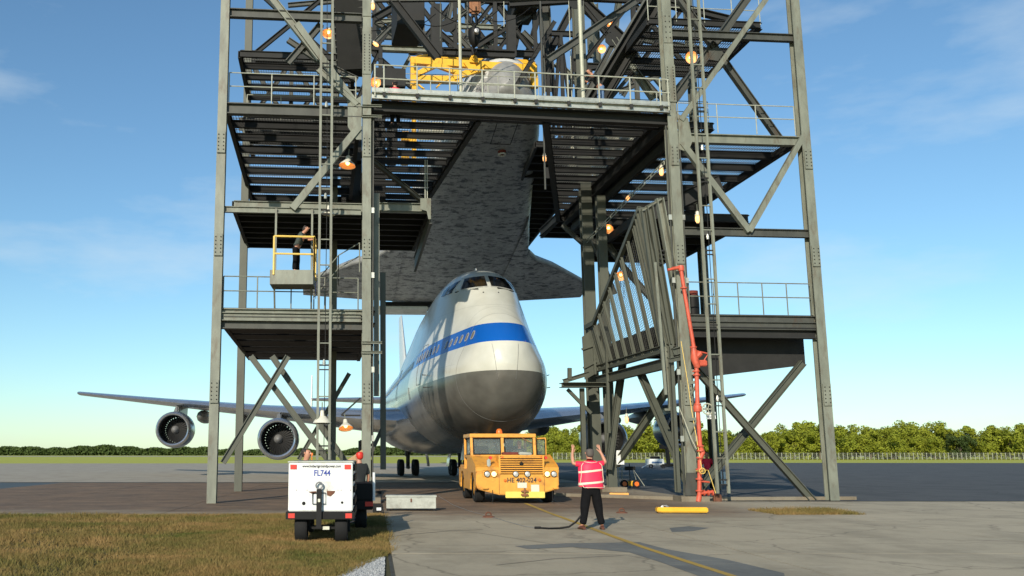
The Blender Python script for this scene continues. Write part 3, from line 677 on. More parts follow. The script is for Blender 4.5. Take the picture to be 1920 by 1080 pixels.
for vv in (15.4, 16.4):
    b = MB(); b.beam(L(9.0, vv, 21.7), L(11.3, vv, 25.6), .06, .24, 'C'); b.build('stair_stringer', BLACKST, T4)
for px, v, w, m in ((818, 17, .6, BLACKST), (958, 18, .5, BLACKST), (1030, 20, .3, BLACKST), (1106, 20, .3, STEEL3)):
    p = P(px, 60, v); b = MB(); b.beam(Vector((p.x, p.y, P(px, 108, v).z)), Vector((p.x, p.y, 27)), w, w, 'I', VH); b.build('hanger_column', m, T4)
for x, y, v, s in ((840, 48, 19.8, 13), (1030, 108, 17.8, 9), (1148, 74, 7.9, 13), (1080, 5, 8.3, 13), (985, 12, 19.9, 16), (818, 98, 16.8, 13)):
    b = MB(); c = [(x+s*math.cos(t)*1.1, y+s*math.sin(t)) for t in [PI/8+k*PI/4 for k in range(8)]]; b.plate([P(i, j, v) for i, j in c], -VH, .03); b.build('gusset_plate', BLACKST, T4)
deck(T2, 19.7, 2.6, 8, lambda v: RU+.3, lambda v: RU+5.2, 1.3, .28, BLACKST); deck(T1, 18.6, 5, 10, lambda v: -5.2, lambda v: -.3, 1.3, .28, BLACKST)
railing(T2, [L(RU+.3, 2.6, 19.7), L(RU+5.2, 2.6, 19.7)], 1.05, 1.3, RAIL, .02)
# hoist housings
def boxpx(par, name, x0, y0, x1, y1, v, d, m):
    p0 = P(x0, y1, v); p1 = P(x1, y0, v); c = (p0+p1)/2+VH*d/2
    b = MB(); b.box(c, ((p1-p0).to_2d().length, d, p1.z-p0.z), Matrix.Rotation(A1, 3, 'Z')); return b.build(name, m, par, bevel=.03)
boxpx(T4, 'hoist_housing', 743, -30, 794, 45, 8.2, 2.5, BLACKST)
boxpx(T4, 'hoist_housing', 968, -30, 1008, 12, 19, 2.5, BLACKST)
T5 = thing('inclined_duct', 'wide dark ribbed duct hanging down inside the left tower', 'duct', P(650, 100, 2))
b = MB(); p = P(655, -20, 2.2); q = P(662, 128, 3.6)
b.beam(p, q, 1.3, .95, 'box', -VH); b.build('casing', BLACKST, T5)
for k in range(12):
    c = p.lerp(q, (k+.5)/12); b = MB(); b.box(c, (1.36, 1.0, .03)); b.build('rib', STEEL2, T5)
b = MB(); b.beam(q+Vector((0, 0, .02)), q+Vector((0, 0, -.25)), .9, .6, 'box', VH); b.build('outlet', BLACKST, T5)
T6 = thing('inclined_boom', 'broad dark inclined girder rising to the upper right inside the truss', 'girder', P(1170, 100, 5))
p = P(1243, -20, 4.5); q = P(1118, 190, 6.5)
for s in (-.42, .42):
    d = Vector((s, 0, s*.55)); b = MB(); b.beam(p+d, q+d, .4, .34, 'I'); b.build('girder', BLACKST, T6)
b = MB(); b.beam(p+Vector((0, .2, 0)), q+Vector((0, .2, 0)), .05, .95, 'box'); b.build('web_plate', BLACKST, T6)
for s in (-.75,):
    d = Vector((s, -.1, s*.5)); b = MB(); b.beam(p+d, q+d, .08, .1, 'C'); b.build('conduit', STEEL2, T6)
# poles at the platform
for px, lab in ((864, 'slim cream pole rising past the yellow lifting frame'), (1093, 'slim cream pole rising left of the leaning worker')):
    p = P(px, 170, .4); o = MB().tube([Vector((p.x, p.y, p.z-.3)), Vector((p.x, p.y, 21))], .06 if px < 900 else .075, 8).build('pole', CREAM, smooth=True)
    tag(o, lab, 'pole')
# back walls seen between joists
T7 = thing('rear_wall', 'weathered grey panel wall seen through the deck right of the shuttle', 'wall', L(9.5, 18, 15))
for i in range(5):
    for j in range(3):
        x0 = 1058+i*27; y0 = 205+j*42
        b = MB(); b.plate([P(x0, y0, 17.5), P(x0+25.5, y0, 17.5), P(x0+25.5, y0+40, 17.5), P(x0, y0+40, 17.5)], VH, .08); b.build('panel', PANEL, T7)
T8 = thing('rear_wall', 'weathered grey panel wall seen through the deck left of the shuttle', 'wall', L(2.5, 18, 15))
for i in range(4):
    for j in range(2):
        x0 = 785+i*24; y0 = 192+j*36
        if i+j*2 > 3: continue
        b = MB(); b.plate([P(x0, y0, 13), P(x0+23, y0, 13), P(x0+23, y0+34, 13), P(x0, y0+34, 13)], VH, .08); b.build('panel', PANEL, T8)
# equipment masses inside the left tower
T9 = thing('hoist_machinery', 'dark machine housings crowded on the upper left deck', 'machinery', L(1, 8, ZD))
for x0, y0, x1, y1, v, d in ((700, 205, 722, 400, 12, 1.2), (728, 230, 745, 300, 13, 1), (556, 250, 600, 300, 11, 1), (620, 235, 678, 300, 12, 1.2),
                             (700, 128, 760, 160, 8, 1), (640, 300, 678, 385, 12.5, 1)):
    boxpx(T9, 'housing', x0, y0, x1, y1, v, d, BLACKST)
# railings high in the back
railing(T4, [P(704, 172, 14), P(1010, 180, 14)], 1.05, 2, RAIL, .02)

# ------------------------------------------------------------------ ladder masts
def ladder(label, xt, yt, xb, yb, v, gap, m, z1=20.5):
    p = P(xb, yb, v); r = thing('ladder', label, 'ladder', (p.x, p.y, p.z), group='tall ladders up the tower fronts')
    w = gap*(p-CAMP).length/F/2
    for s in (-1, 1):
        b = MB(); b.beam(p+UH*s*w, Vector((p.x, p.y, z1))+UH*s*w, .085, .11, 'C', VH); b.build('rail', m, r)
    z = p.z+.3; k = 0
    while z < z1:
        b = MB(); b.beam(Vector((p.x, p.y, z))-UH*w, Vector((p.x, p.y, z))+UH*w, .05, .04); b.build('rung', m if k % 3 else BLACKST, r)
        if k % 3 == 0:
            b = MB(); b.beam(Vector((p.x, p.y+.05, z+.16))-UH*w, Vector((p.x, p.y+.05, z+.16))+UH*w, .04, .05); b.build('rung', BLACKST, r)
        z += 1.22*.75; k += 1
    b = MB(); b.tube([Vector((p.x+.02, p.y+.03, p.z+.2)), Vector((p.x+.05, p.y+.03, (p.z+z1)/2)), Vector((p.x-.02, p.y+.03, z1))], .014, 5); b.build('cable', BLACKST, r)
    b = MB()
    for zz in (p.z+3.3, p.z+9.2, p.z+12.6): b.lathe([(0, -.12), (.05, -.1), (.06, 0), (.03, .1), (0, .12)], 8, (p.x, p.y, zz))
    b.build('cable_weight', GALV, r, smooth=True); return r
ladder('tall narrow ladder mast standing left of the left front column', 0, 0, 606, 862, -1.0, 22, STEEL)
ladder('tall narrow ladder mast at the right edge beyond the red standpipe', 0, 0, 1356, 925, -.9, 20, STEEL)

# ------------------------------------------------------------------ folded side platform (right)
T10 = thing('folding_platform', 'hinged work platform folded up between the right columns', 'platform', P(1190, 690, 4))
def SP(px, py): # points on the leaning panel plane: choose v by picture abscissa along lower edge
    t = (1278-px)/(1278-1096); return t
lo = lambda t: L(RU-.35-.15*t, .3+9.3*t, 5.55)                      # lower edge, front to back
tp = lambda t: lo(t)+Vector((-.9*(1-.55*t), 0, 0))+Vector((0, 0, 5.3-4.05*t if t < .83 else 1.95))
b = MB(); b.beam(lo(0), lo(1), .22, .3, 'I'); b.build('lower_beam', STEEL3, T10)
b = MB(); b.beam(lo(0)-Vector((0, 0, .55)), lo(1)-Vector((0, 0, .55)), .22, .4, 'I'); b.build('lower_beam', STEEL3, T10)
b = MB(); b.beam(tp(0), tp(.83), .16, .2, 'C'); b.build('top_beam', STEEL3, T10)
b = MB(); b.beam(tp(.83), tp(1), .16, .2, 'C'); b.build('top_beam', STEEL3, T10)
for k in range(11):
    t = [0, .035, .1, .2, .31, .42, .53, .64, .74, .84, .93][k]
    b = MB(); b.beam(lo(t), tp(t), .10 if k > 1 else .2, .2 if k > 1 else .3, 'I', VH); b.build('rib', STEEL3, T10)
g = MB(); off = Vector((.16, 0, 0))
for k in range(46):
    t = k/46*.84; g.beam(lo(t)+off, tp(t)+off, .008, .012)
for k in range(46):
    f = k/46; pts = [(lo(t)+off).lerp(tp(t)+off, f) for t in (0, .84)]; g.beam(pts[0], pts[1], .008, .012)
g.build('mesh_panel', STEEL2, T10, kind='stuff')
for t in (.86, .90, .94, .98):
    b = MB(); b.plate([lo(t), lo(t+.035), tp(t+.035)-Vector((0, 0, .05)), tp(t)-Vector((0, 0, .05))], (1, 0, 0), .03); b.build('end_panel', STEEL3, T10)
b = MB(); b.plate([lo(.84)+Vector((.25, 0, 0)), lo(.35)+Vector((.25, 0, 0)), lo(.35)+Vector((.2, 0, .9)), lo(.84)+Vector((.2, 0, .9))], (1, 0, 0), .03); b.build('kick_plate', BLACKST, T10)
plate_px(T10, [(1091, 632), (1104, 622), (1132, 598), (1136, 690), (1096, 712)], 9.3, STEEL3, .05, 'end_panel')
for (xa, ya, xb, yb_) in ((1091, 655, 1134, 640), (1094, 690, 1136, 668), (1112, 618, 1116, 702)): S(T10, 'stiffener', xa, ya, xb, yb_, 9.2, 4, STEEL3, 'box')
# second, front flap (the bright ribs next to the column)
for (x1, y1, x2, y2, w) in ((1206, 395, 1240, 640, 9), (1217, 385, 1262, 645, 12), (1236, 372, 1284, 640, 14)):
    S(T10, 'rib', x1, y1, x2, y2, .15, w, STEEL3 if x1 < 1230 else STEEL, 'C')
S(T10, 'top_beam', 1204, 394, 1240, 372, .15, 5, STEEL)
for y in (470, 478, 486, 494): S(T10, 'stiffener', 1236, y, 1246, y, .1, 3, BLACKST, 'box')
S(T10, 'link_bar', 1228, 492, 1248, 740, -.1, 5, STEEL, 'box')
S(T10, 'bracket', 1262, 660, 1290, 652, -.1, 14, STEEL3); S(T10, 'bracket', 1255, 676, 1290, 668, -.1, 9, STEEL3)
# blue hoist ropes
T11 = thing('hoist_ropes', 'bundle of thin blue ropes hanging under the rear deck', 'ropes', P(1180, 430, 12))
ROPE = mat('blue_rope', (.07, .13, .5), .7)
for i, x in enumerate((1163, 1166, 1170, 1180, 1186, 1189, 1192, 1196, 1201)):
    p = P(x, 425, 12); q = P(x+random.uniform(-3, 3), 560 if i < 4 else 500, 12); MB().tube([p, q], .012, 4).build('rope', ROPE, T11)
boxpx(T11, 'pulley_block', 1186, 425, 1205, 433, 11.6, .6, BLACKST)
T12 = thing('hoist_ropes', 'bundle of thin blue ropes hanging behind the left balcony', 'ropes', P(592, 460, 11))
for i, x in enumerate((586, 590, 594, 597)):
    MB().tube([P(x, 442, 11), P(x+2, 560, 11)], .013, 4).build('rope', ROPE, T12)

# ------------------------------------------------------------------ work lamps
def lamp_jar():
    r = thing('work_lamp', '', 'lamp', local=True)
    MB().lathe([(.02, .22), (.05, .2), (.06, .12), (.085, .1), (.085, .07), (.05, .06)], 12).build('lamp_cap', SHADE, r, smooth=True)
    MB().lathe([(.055, .06), (.075, 0), (.07, -.12), (.04, -.17), (0, -.18)], 12).build('glass_jar', BULBH, r, smooth=True)
    b = MB()
    for k in range(6):
        a = k*PI/3; b.tube([(.082*math.cos(a), .082*math.sin(a), .06), (.085*math.cos(a), .085*math.sin(a), -.1), (.03*math.cos(a), .03*math.sin(a), -.2)], .005, 4)
    b.build('wire_guard', GALV, r)
    MB().tube([(0, 0, .2), (0, 0, .45)], .012, 5).build('stem', STEEL, r); return r
def lamp_dish():
    r = thing('work_lamp', '', 'lamp', local=True)
    MB().lathe([(.03, .2), (.06, .18), (.08, .06), (.2, -.06), (.235, -.12)], 20).build('lamp_shade', SHADE, r, smooth=True)
    MB().lathe([(.225, -.115), (.19, -.055), (.07, .05), (0, .06)], 20).build('reflector', SHADEO, r, smooth=True)
    MB().lathe([(.0, .04), (.05, .02), (.06, -.04), (.035, -.08), (0, -.09)], 10).build('bulb', BULB, r, smooth=True)
    MB().tube([(0, 0, .18), (0, 0, .4)], .015, 5).build('stem', STEEL, r); return r
LJ = lamp_jar(); LD = lamp_dish(); usedJ = [0]; usedD = [0]
def lamp(kind, px, py, v, label, tilt=(0, 0, 0), s=1.0, unlit=False):
    src, fl = (LJ, usedJ) if kind == 'jar' else (LD, usedD)
    o = src if not fl[0] else copy_tree(src); fl[0] = 1
    o.location = P(px, py, v); o.rotation_euler = tilt; o.scale = (s, s, s); o['label'] = label; o['group'] = 'work lamps fixed about the towers'
    if unlit:
        for c in o.children:
            if c.name.startswith(('bulb', 'reflector')): c.data = c.data.copy(); c.data.materials[0] = SHADE
    return o
lamp('jar', 1205, 70, 5.5, 'glowing jar lamp hanging from the inclined boom at upper right')
lamp('jar', 1240, 320, 2, 'glowing jar lamp just left of the right front column', s=1.15)
lamp('jar', 1308, 408, -.4, 'glowing jar lamp between the right column and right ladder', s=1.15)
lamp('jar', 1175, 785, 5, 'glowing jar lamp in front of the right inboard engine', s=1.0)
lamp('jar', 1178, 370, 6, 'small glowing jar lamp midway along the receding lamp conduit', (.3, .5, 0), .9)
lamp('jar', 699, 10, -.2, 'glowing lamp beside the top of the left front column', s=1.0)
lamp('jar', 751, 56, 14, 'tiny lit lamp seen through the truss above the left walkway', s=1.0)
lamp('jar', 1155, 222, 9, 'tiny lit lamp above the right deck grating')
lamp('jar', 703, 82, .0, 'slanting lit lamp under a brace beside the left column', (0, -.9, 0), .9)
lamp('dish', 1294, 108, -.6, 'round dish lamp glowing toward the camera at upper right', (-1.25, 0, .1), 1.05)
lamp('dish', 616, 60, .1, 'orange lit dish lamp behind the left ladder near the top', (-.5, .2, 0), 1.0)
lamp('dish', 1141, 427, 9, 'tilted dish lamp lit under the rear deck corner', (-.75, .5, 0), 1.1)
lamp('dish', 1164, 515, 8, 'tilted dish lamp lit below the hanging blue ropes', (-.8, .3, 0), 1.1)
lamp('dish', 652, 304, 2, 'flat lit dish lamp seen edge on under the left deck', (-.15, .1, 0), 1.4)
lamp('dish', 616, 396, -.7, 'white unlit dish lamp on the left ladder halfway up', (0, .1, 0), 1.05, True)
lamp('dish', 604, 784, -.9, 'large white enamel lamp low on the left ladder', (0, 0, 0), 1.35, True)
lamp('dish', 648, 797, -.5, 'pale dish lamp hanging on the bracket left of the left column', (-.4, -.1, 0), 1.1)
lamp('dish', 1127, 92, 8, 'lit dish lamp above the leaning worker', (-1.2, -.4, 0), .9)
lamp('dish', 1143, 44, 12, 'small lit lamp on the truss near the top right', (-1.0, 0, 0), .8)
lamp('dish', 704, 155, .4, 'round lit lamp at the left end of the front walkway', (-1.3, 0, 0), .9)
lamp('jar', 1021, 296, 17, 'small lit lamp with yellow top right beside the shuttle nose', s=1.3)
T13 = thing('lamp_conduit', 'thin trussed conduit carrying lamps back from the right column', 'conduit', P(1240, 310, 1))
c0 = P(1245, 302, 1.0); c1 = P(1100, 450, 10.2)
for d in ((0, 0, 0), (0, 0, -.14)): MB().tube([c0+Vector(d), c1+Vector(d)], .018, 5).build('conduit_pipe', RAIL, T13)
for k in range(14):
    p = c0.lerp(c1, k/14); MB().beam(p, p-Vector((0, 0, .14)), .03, .02).build('clip', RAIL, T13)

# ------------------------------------------------------------------ hook block and yellow lifting frame
T14 = thing('crane_hook', 'rusty hook block with black sheave above the yellow lifting frame', 'crane hook', P(889, 60, 15.5))
hv = 15.5; hc = P(889, 62, hv); mpp_ = 52/F
RUSTB = mat('rusty_block', (.24, .10, .04), .7, 0, .3, 6)
b = MB(); b.box(P(890, 4, hv), (.62, .5, 1.5)); b.build('block_cheek', RUSTB, T14, bevel=.12)
for s in (-.2, .2): MB().tube([P(890, -30, hv)+Vector((s, 0, 0)), P(890, 5, hv)+Vector((s, 0, 0))], .03, 6).build('wire_rope', BLKP, T14)
MB().tube([P(890, 27, hv), P(884, 33, hv), P(884, 44, hv), P(889, 51, hv), P(894, 44, hv), P(893, 34, hv), P(890, 27, hv)], .09, 8).build('shackle', BLKP, T14, smooth=True)
MB().lathe([(0, -.12), (.38, -.1), (.4, 0), (.38, .1), (0, .12)], 24, P(889, 62, hv)+Vector((0, .1, 0)), 'y').build('sheave', RUSTB, T14, smooth=True)
MB().lathe([(0, .55), (.3, .5), (.36, .25), (.34, 0), (.28, -.3), (.12, -.55), (0, -.6)], 16, P(889, 72, hv)-Vector((0, .15, 0))).build('hook_body', BLKP, T14, smooth=True)
MB().lathe([(0, -.3), (.13, -.28), (.16, 0), (.0, .02)], 12, P(891, 68, hv)-Vector((0, .5, 0)), 'y').build('hub_cap', HUB, T14, smooth=True)
MB().tube([P(889, 84, hv), P(886, 92, hv), P(888, 102, hv), P(893, 98, hv), P(894, 93, hv)], [.1, .11, .1, .07, .04], 8).build('hook', BLKP, T14, smooth=True)
T15 = thing('lifting_frame', 'bright yellow lifting frame hung over the shuttle nose', 'lifting frame', P(889, 130, 16.5))
fv = 16.5
def Yb(name, x1, y1, x2, y2, t, v=fv, v2=None, kind='box', w=None): return S(T15, name, x1, y1, x2, y2, v, t, YEL, kind, v2, w)
Yb('top_beam', 770, 114, 1006, 130, 13); Yb('end_post', 775, 110, 775, 162, 11); Yb('lower_beam', 770, 148, 866, 150, 12)
Yb('brace', 780, 140, 818, 122, 9, fv-.15); Yb('brace', 818, 122, 862, 138, 9, fv-.15); Yb('end_post', 999, 122, 1003, 165, 12); Yb('brace', 850, 146, 905, 128, 11, fv-.1)
Yb('brace', 872, 116, 886, 134, 9, fv-.2); Yb('brace', 905, 118, 890, 134, 9, fv-.2); Yb('side_beam', 772, 112, 800, 104, 7, fv, fv+5); Yb('side_beam', 1003, 128, 1000, 118, 7, fv, fv+5)
Yb('top_beam', 800, 104, 1000, 118, 8, fv+5); Yb('brace', 832, 150, 818, 165, 3); Yb('brace', 780, 155, 796, 168, 3)
Yb('leg', 776, 162, 776, 300, 8, fv-.1)
MB().plate([P(878, 116, fv-.3), P(900, 118, fv-.3), P(893, 104, fv-.3), P(884, 104, fv-.3)], VH, .12).build('lifting_eye', YEL, T15)
MB().tube([P(885, 108, fv-.4), P(889, 103, fv-.4), P(893, 108, fv-.4), P(889, 113, fv-.4), P(885, 108, fv-.4)], .05, 6).build('ring', YEL, T15)
for x, y in ((776, 250), (762, 246), (762, 290)): boxpx(T15, 'jack', x-9, y, x+5, y+16, fv-.5, .5, YEL)

# ------------------------------------------------------------------ jumbo jet
def nodes_of(name):
    m = D.materials.new(name); m.use_nodes = True; MATS[name] = m; return m, m.node_tree, m.node_tree.nodes['Principled BSDF']
def mnode(n, op, a, b_=None, c=None):
    x = n.nodes.new('ShaderNodeMath'); x.operation = op
    for i, y in enumerate((a, b_, c)):
        if y is None: continue
        if isinstance(y, (int, float)): x.inputs[i].default_value = y
        else: n.links.new(y, x.inputs[i])
    return x.outputs[0]
def fus_mat():
    m, n, b = nodes_of('jet_livery'); N = n.nodes; K = n.links
    tc = N.new('ShaderNodeTexCoord'); sp = N.new('ShaderNodeSeparateXYZ'); K.new(tc.outputs['Object'], sp.inputs[0]); s, z = sp.outputs['Y'], sp.outputs['Z']
    # stripe height drops from the nose to the straight body
    t = mnode(n, 'DIVIDE', s, 11.0); t.node.use_clamp = True
    zc = mnode(n, 'MULTIPLY_ADD', t, -.55, 6.80); d = mnode(n, 'ABSOLUTE', mnode(n, 'SUBTRACT', z, zc)); band = mnode(n, 'LESS_THAN', d, mnode(n, 'MULTIPLY_ADD', t, -.12, .47))
    low = mnode(n, 'LESS_THAN', z, mnode(n, 'MULTIPLY_ADD', t, -.25, 5.08)); aft = mnode(n, 'GREATER_THAN', mnode(n, 'ADD', s, mnode(n, 'MULTIPLY', z, -.5)), 5.6)
    tn = N.new('ShaderNodeTexNoise'); tn.inputs['Scale'].default_value = 1.1; tn.inputs['Detail'].default_value = 8; K.new(tc.outputs['Object'], tn.inputs['Vector'])
    def ramp(f, a, c, p0=.3, p1=.7):
        r = N.new('ShaderNodeValToRGB'); e = r.color_ramp.elements; e[0].position = p0; e[1].position = p1; e[0].color = (*a, 1); e[1].color = (*c, 1); K.new(f, r.inputs[0]); return r.outputs[0]
    def mix(f, a, c):
        x = N.new('ShaderNodeMixRGB'); K.new(f, x.inputs[0])
        for i, y in ((1, a), (2, c)):
            if isinstance(y, tuple): x.inputs[i].default_value = (*y, 1)
            else: K.new(y, x.inputs[i])
        return x.outputs[0]
    white = ramp(tn.outputs['Fac'], (.50, .50, .43), (.60, .60, .53))
    grey = ramp(tn.outputs['Fac'], (.095, .093, .082), (.15, .147, .13))
    metalc = ramp(tn.outputs['Fac'], (.40, .40, .40), (.58, .58, .58))
    c = mix(low, white, mix(aft, grey, metalc)); c = mix(band, c, (.006, .095, .40))
    # panel joints: thin lines by station and height
    def lines(coord, period, w):
        f = mnode(n, 'FRACT', mnode(n, 'DIVIDE', coord, period)); return mnode(n, 'LESS_THAN', f, w/period)
    ln = mnode(n, 'MAXIMUM', lines(s, 2.54, .018), lines(z, 1.37, .014)); ln = mnode(n, 'MULTIPLY', ln, mnode(n, 'GREATER_THAN', s, 2.2))
    c = mix(mnode(n, 'MULTIPLY', ln, .35), c, (.12, .12, .12))
    K.new(c, b.inputs['Base Color'])
    ma = mnode(n, 'MULTIPLY', mnode(n, 'MULTIPLY', low, aft), .85); K.new(ma, b.inputs['Metallic'])
    K.new(mnode(n, 'MULTIPLY_ADD', ma, .02, mnode(n, 'MULTIPLY_ADD', low, .04, .22)), b.inputs['Roughness'])
    t2 = N.new('ShaderNodeTexNoise'); t2.inputs['Scale'].default_value = .9; t2.inputs['Detail'].default_value = 3; K.new(tc.outputs['Object'], t2.inputs['Vector'])
    bn = N.new('ShaderNodeBump'); bn.inputs['Strength'].default_value = .25; bn.inputs['Distance'].default_value = .03; K.new(t2.outputs['Fac'], bn.inputs['Height']); K.new(bn.outputs[0], b.inputs['Normal'])
    return m
JW = mat('jet_white', (.66, .66, .61), .3, 0, .06, 1)
JM = mat('jet_bare_metal', (.52, .53, .55), .24, .85, .12, 1.2)
JG = mat('jet_grey_paint', (.20, .205, .20), .35, .2, .12, 1.2)
JDK = mat('jet_dark', (.03, .03, .03), .5, 0, .2)
WBLU = mat('wing_blue_grey', (.16, .24, .34), .28, .6, .1, 1)
tp_ = Y_(953, 700, 39.5)
JYAW = R(2.2)
JET = thing('jumbo_jet', 'white four engined jumbo jet with blue cheatline facing the camera', 'airplane', (tp_.x, 39.5, 0), JYAW, local=True)
# s, half width, bottom, top, upper lobe radius
ST = [(0, .02, 5.36, 5.42, .02), (.06, .36, 5.02, 5.8, .35), (.15, .62, 4.74, 6.15, .58), (.4, 1.02, 4.25, 6.55, .92), (.8, 1.40, 3.75, 6.95, 1.18), (1.5, 1.78, 3.22, 7.46, 1.32), (2.5, 2.12, 2.80, 8.08, 1.38), (3.5, 2.38, 2.54, 8.70, 1.42),
      (4.5, 2.58, 2.36, 9.42, 1.48), (5.5, 2.75, 2.22, 10.10, 1.58), (6.3, 2.88, 2.14, 10.46, 1.74), (8, 3.08, 2.04, 10.72, 2.05), (10, 3.21, 2.0, 10.75, 2.25), (12, 3.25, 1.98, 10.72, 2.3),
      (19, 3.25, 1.98, 10.6, 2.3), (24, 3.25, 1.98, 9.3, 2.9), (28, 3.25, 1.98, 8.55, 3.2), (46, 3.25, 1.98, 8.5, 3.24), (52, 3.0, 2.5, 8.5, 2.9), (60, 2.1, 4.2, 8.45, 2.0), (68, .75, 6.4, 8.2, .7), (69.5, .2, 7.1, 7.6, .2)]
SA = np.array(ST)
def par_at(s):
    # smooth (monotone-ish) interpolation
    x = SA[:, 0]; i = int(np.clip(np.searchsorted(x, s)-1, 0, len(x)-2)); out = []
    for c in range(1, 5):
        y = SA[:, c]
        def sl_(j):
            if j <= 0: return (y[1]-y[0])/(x[1]-x[0])
            if j >= len(x)-1: return (y[-1]-y[-2])/(x[-1]-x[-2])
            a = (y[j]-y[j-1])/(x[j]-x[j-1]); b_ = (y[j+1]-y[j])/(x[j+1]-x[j]); return 0 if a*b_ <= 0 else 2*a*b_/(a+b_)
        h = x[i+1]-x[i]; t = (s-x[i])/h; m0 = sl_(i)*h; m1 = sl_(i+1)*h
        out.append((2*t**3-3*t**2+1)*y[i]+(t**3-2*t**2+t)*m0+(-2*t**3+3*t**2)*y[i+1]+(t**3-t**2)*m1)
    return out
def half_ring(s):
    hw, zb, zt, r2 = par_at(max(s, 0)); r1 = hw; z1 = zb+r1; z2 = zt-r2; r2 = max(min(r2, r1*.999), .01); z2 = zt-r2
    d = max(z2-z1, abs(r1-r2)+1e-3); z2 = max(z2, z1+abs(r1-r2)+1e-3) if z2 <= z1+abs(r1-r2) else z2
    d = z2-z1; al = math.asin(min(1, (r1-r2)/d)); pts = []
    for k in range(20): 
        a = -PI/2+(al+PI/2)*k/19; pts.append((r1*math.cos(a), z1+r1*math.sin(a)))
    p0 = pts[-1]; p1 = (r2*math.cos(al), z2+r2*math.sin(al))
    for k in range(1, 10): t = k/10; pts.append((p0[0]+(p1[0]-p0[0])*t, p0[1]+(p1[1]-p0[1])*t))
    for k in range(16): 
        a = al+(PI/2-al)*k/15; pts.append((r2*math.cos(a), z2+r2*math.sin(a)))
    sc = (zt-zb)/(pts[-1][1]-pts[0][1]); return [(x, zb+(z-pts[0][1])*sc) for x, z in pts]
def jx(s, z):
    h = half_ring(s)
    for (x0, z0), (x1, z1) in zip(h[:-1], h[1:]):
        if z0 <= z <= z1: return x0+(x1-x0)*((z-z0)/(z1-z0+1e-9))
    return 0
def jsf(x, z):                                   # station where the skin passes (x, z)
    lo_, hi_ = 0.0, 14.0
    for _ in range(30):
        mid = (lo_+hi_)/2
        if jx(mid, z) >= abs(x) and half_ring(mid)[-1][1] >= z: hi_ = mid
        else: lo_ = mid
    return hi_
rows = []
ss = list(np.concatenate([[0, .03, .08, .16, .3, .5, .8, 1.1, 1.5], np.arange(2, 14, .5), np.arange(14, 46, 2), np.arange(46, 69.6, 1.5)]))
for s in ss:
    h = half_ring(s); ring = [(x, s, z) for x, z in h] + [(-x, s, z) for x, z in h[::-1][1:-1]]; rows.append(ring)
b = MB(); b.grid(rows, closed=True); b.f.append(tuple(range(len(rows[0])))); b.m.append(0); k = len(rows)-1; b.f.append(tuple(k*len(rows[0])+i for i in range(len(rows[0])))); b.m.append(0)
b.build('fuselage', fus_mat(), JET, smooth=True, ang=60)
def skinpatch(pts3, name, m, parent, lift=.012, nx=1, sub=6, mode='front'):
    # pts3: 4 corners in (x,z) [front] or (s,z,side) [side]; bilinear grid laid on the skin
    rows = []
    for i in range(sub+1):
        r = []
        for j in range(sub+1):
            a, c = i/sub, j/sub
            p = [(1-a)*((1-c)*pts3[0][k]+c*pts3[1][k])+a*((1-c)*pts3[3][k]+c*pts3[2][k]) for k in (0, 1)]
            if mode == 'front': x, z = p; s = jsf(x, z); q = Vector((x, s-lift*1.5, z+lift*.6))
            else: s, z = p; x = jx(s, z)+lift; q = Vector((mode*x, s-lift*.4, z))
            r.append(q)
        rows.append(r)
    b = MB(); b.grid(rows); return b.build(name, m, parent, smooth=True)
FRM = mat('window_frame_grey', (.50, .50, .46), .4)
for sd in (-1, 1):
    fr = skinpatch([(sd*.055, 9.31), (sd*1.30, 9.24), (sd*1.02, 9.97), (sd*.05, 10.03)], 'windshield_frame', FRM, JET, .012)
    skinpatch([(sd*.09, 9.35), (sd*1.24, 9.29), (sd*.97, 9.92), (sd*.085, 9.98)], 'windshield', GLASSD, JET, .03)
    b = MB(); x0 = sd*.9; s0 = jsf(x0, 9.2); b.tube([(x0-.55, jsf(x0-.55, 9.22)-.08, 9.24), (x0+.35, jsf(x0+.35, 9.17)-.1, 9.2)], .025, 5); b.build('wiper', BLKP, JET)
    for (s0, s1, zl0, zl1, zu0, zu1) in ((6.0, 6.75, 9.28, 9.30, 9.88, 9.80), (6.9, 7.6, 9.30, 9.34, 9.78, 9.66)):
        skinpatch([(s0, zl0), (s1, zl1), (s1-.12, zu1), (s0-.12, zu0)], 'side_window', GLASSD, JET, .02, mode=sd)
def zband(s): return 6.80-.55*min(1, s/11)
def nrm(s, z): 
    e = .05; dxs = (jx(s+e, z)-jx(s-e, z))/(2*e); dxz = (jx(s, z+e)-jx(s, z-e))/(2*e); return Vector((1, -dxs, -dxz)).normalized()
WFR = mat('cabin_window_frame', (.55, .55, .52), .3, .4)
CABW = mat('cabin_pane', (.16, .15, .13), .12)
def cabin_window(s, z, side):
    x = jx(s, z); n = nrm(s, z); tan = Vector((-n.y, n.x, 0)).normalized(); up = n.cross(tan) if n.cross(tan).z > 0 else -n.cross(tan)
    for nm, a, c, lift, m in (('window', .135, .215, .010, WFR), ('pane', .10, .175, .018, CABW)):
        pts = []
        for k in range(16):
            t = 2*PI*k/16; ct, st = math.cos(t), math.sin(t)
            q = Vector((x, s, z)) + tan*(a*abs(ct)**.75*(1 if ct > 0 else -1)) + up*(c*abs(st)**.75*(1 if st > 0 else -1)) + n*lift
            q.x *= side; pts.append(q)
        b = MB(); nn = Vector((n.x*side, n.y, n.z)); b.plate(pts, nn, .008)
        if nm == 'window': par = b.build(nm, m, JET)
        else: b.build(nm, m, par)
s = 1.55; k = 0
while s < 44:
    if k not in (6, 15, 16, 33, 34):
        for sd in ((-1, 1) if s > 5 else (-1,)): cabin_window(s, zband(s)-.02, sd)
    e = .05; dx = (jx(s+e, 6.5)-jx(s, 6.5))/e; s += .56/math.sqrt(1+dx*dx); k += 1
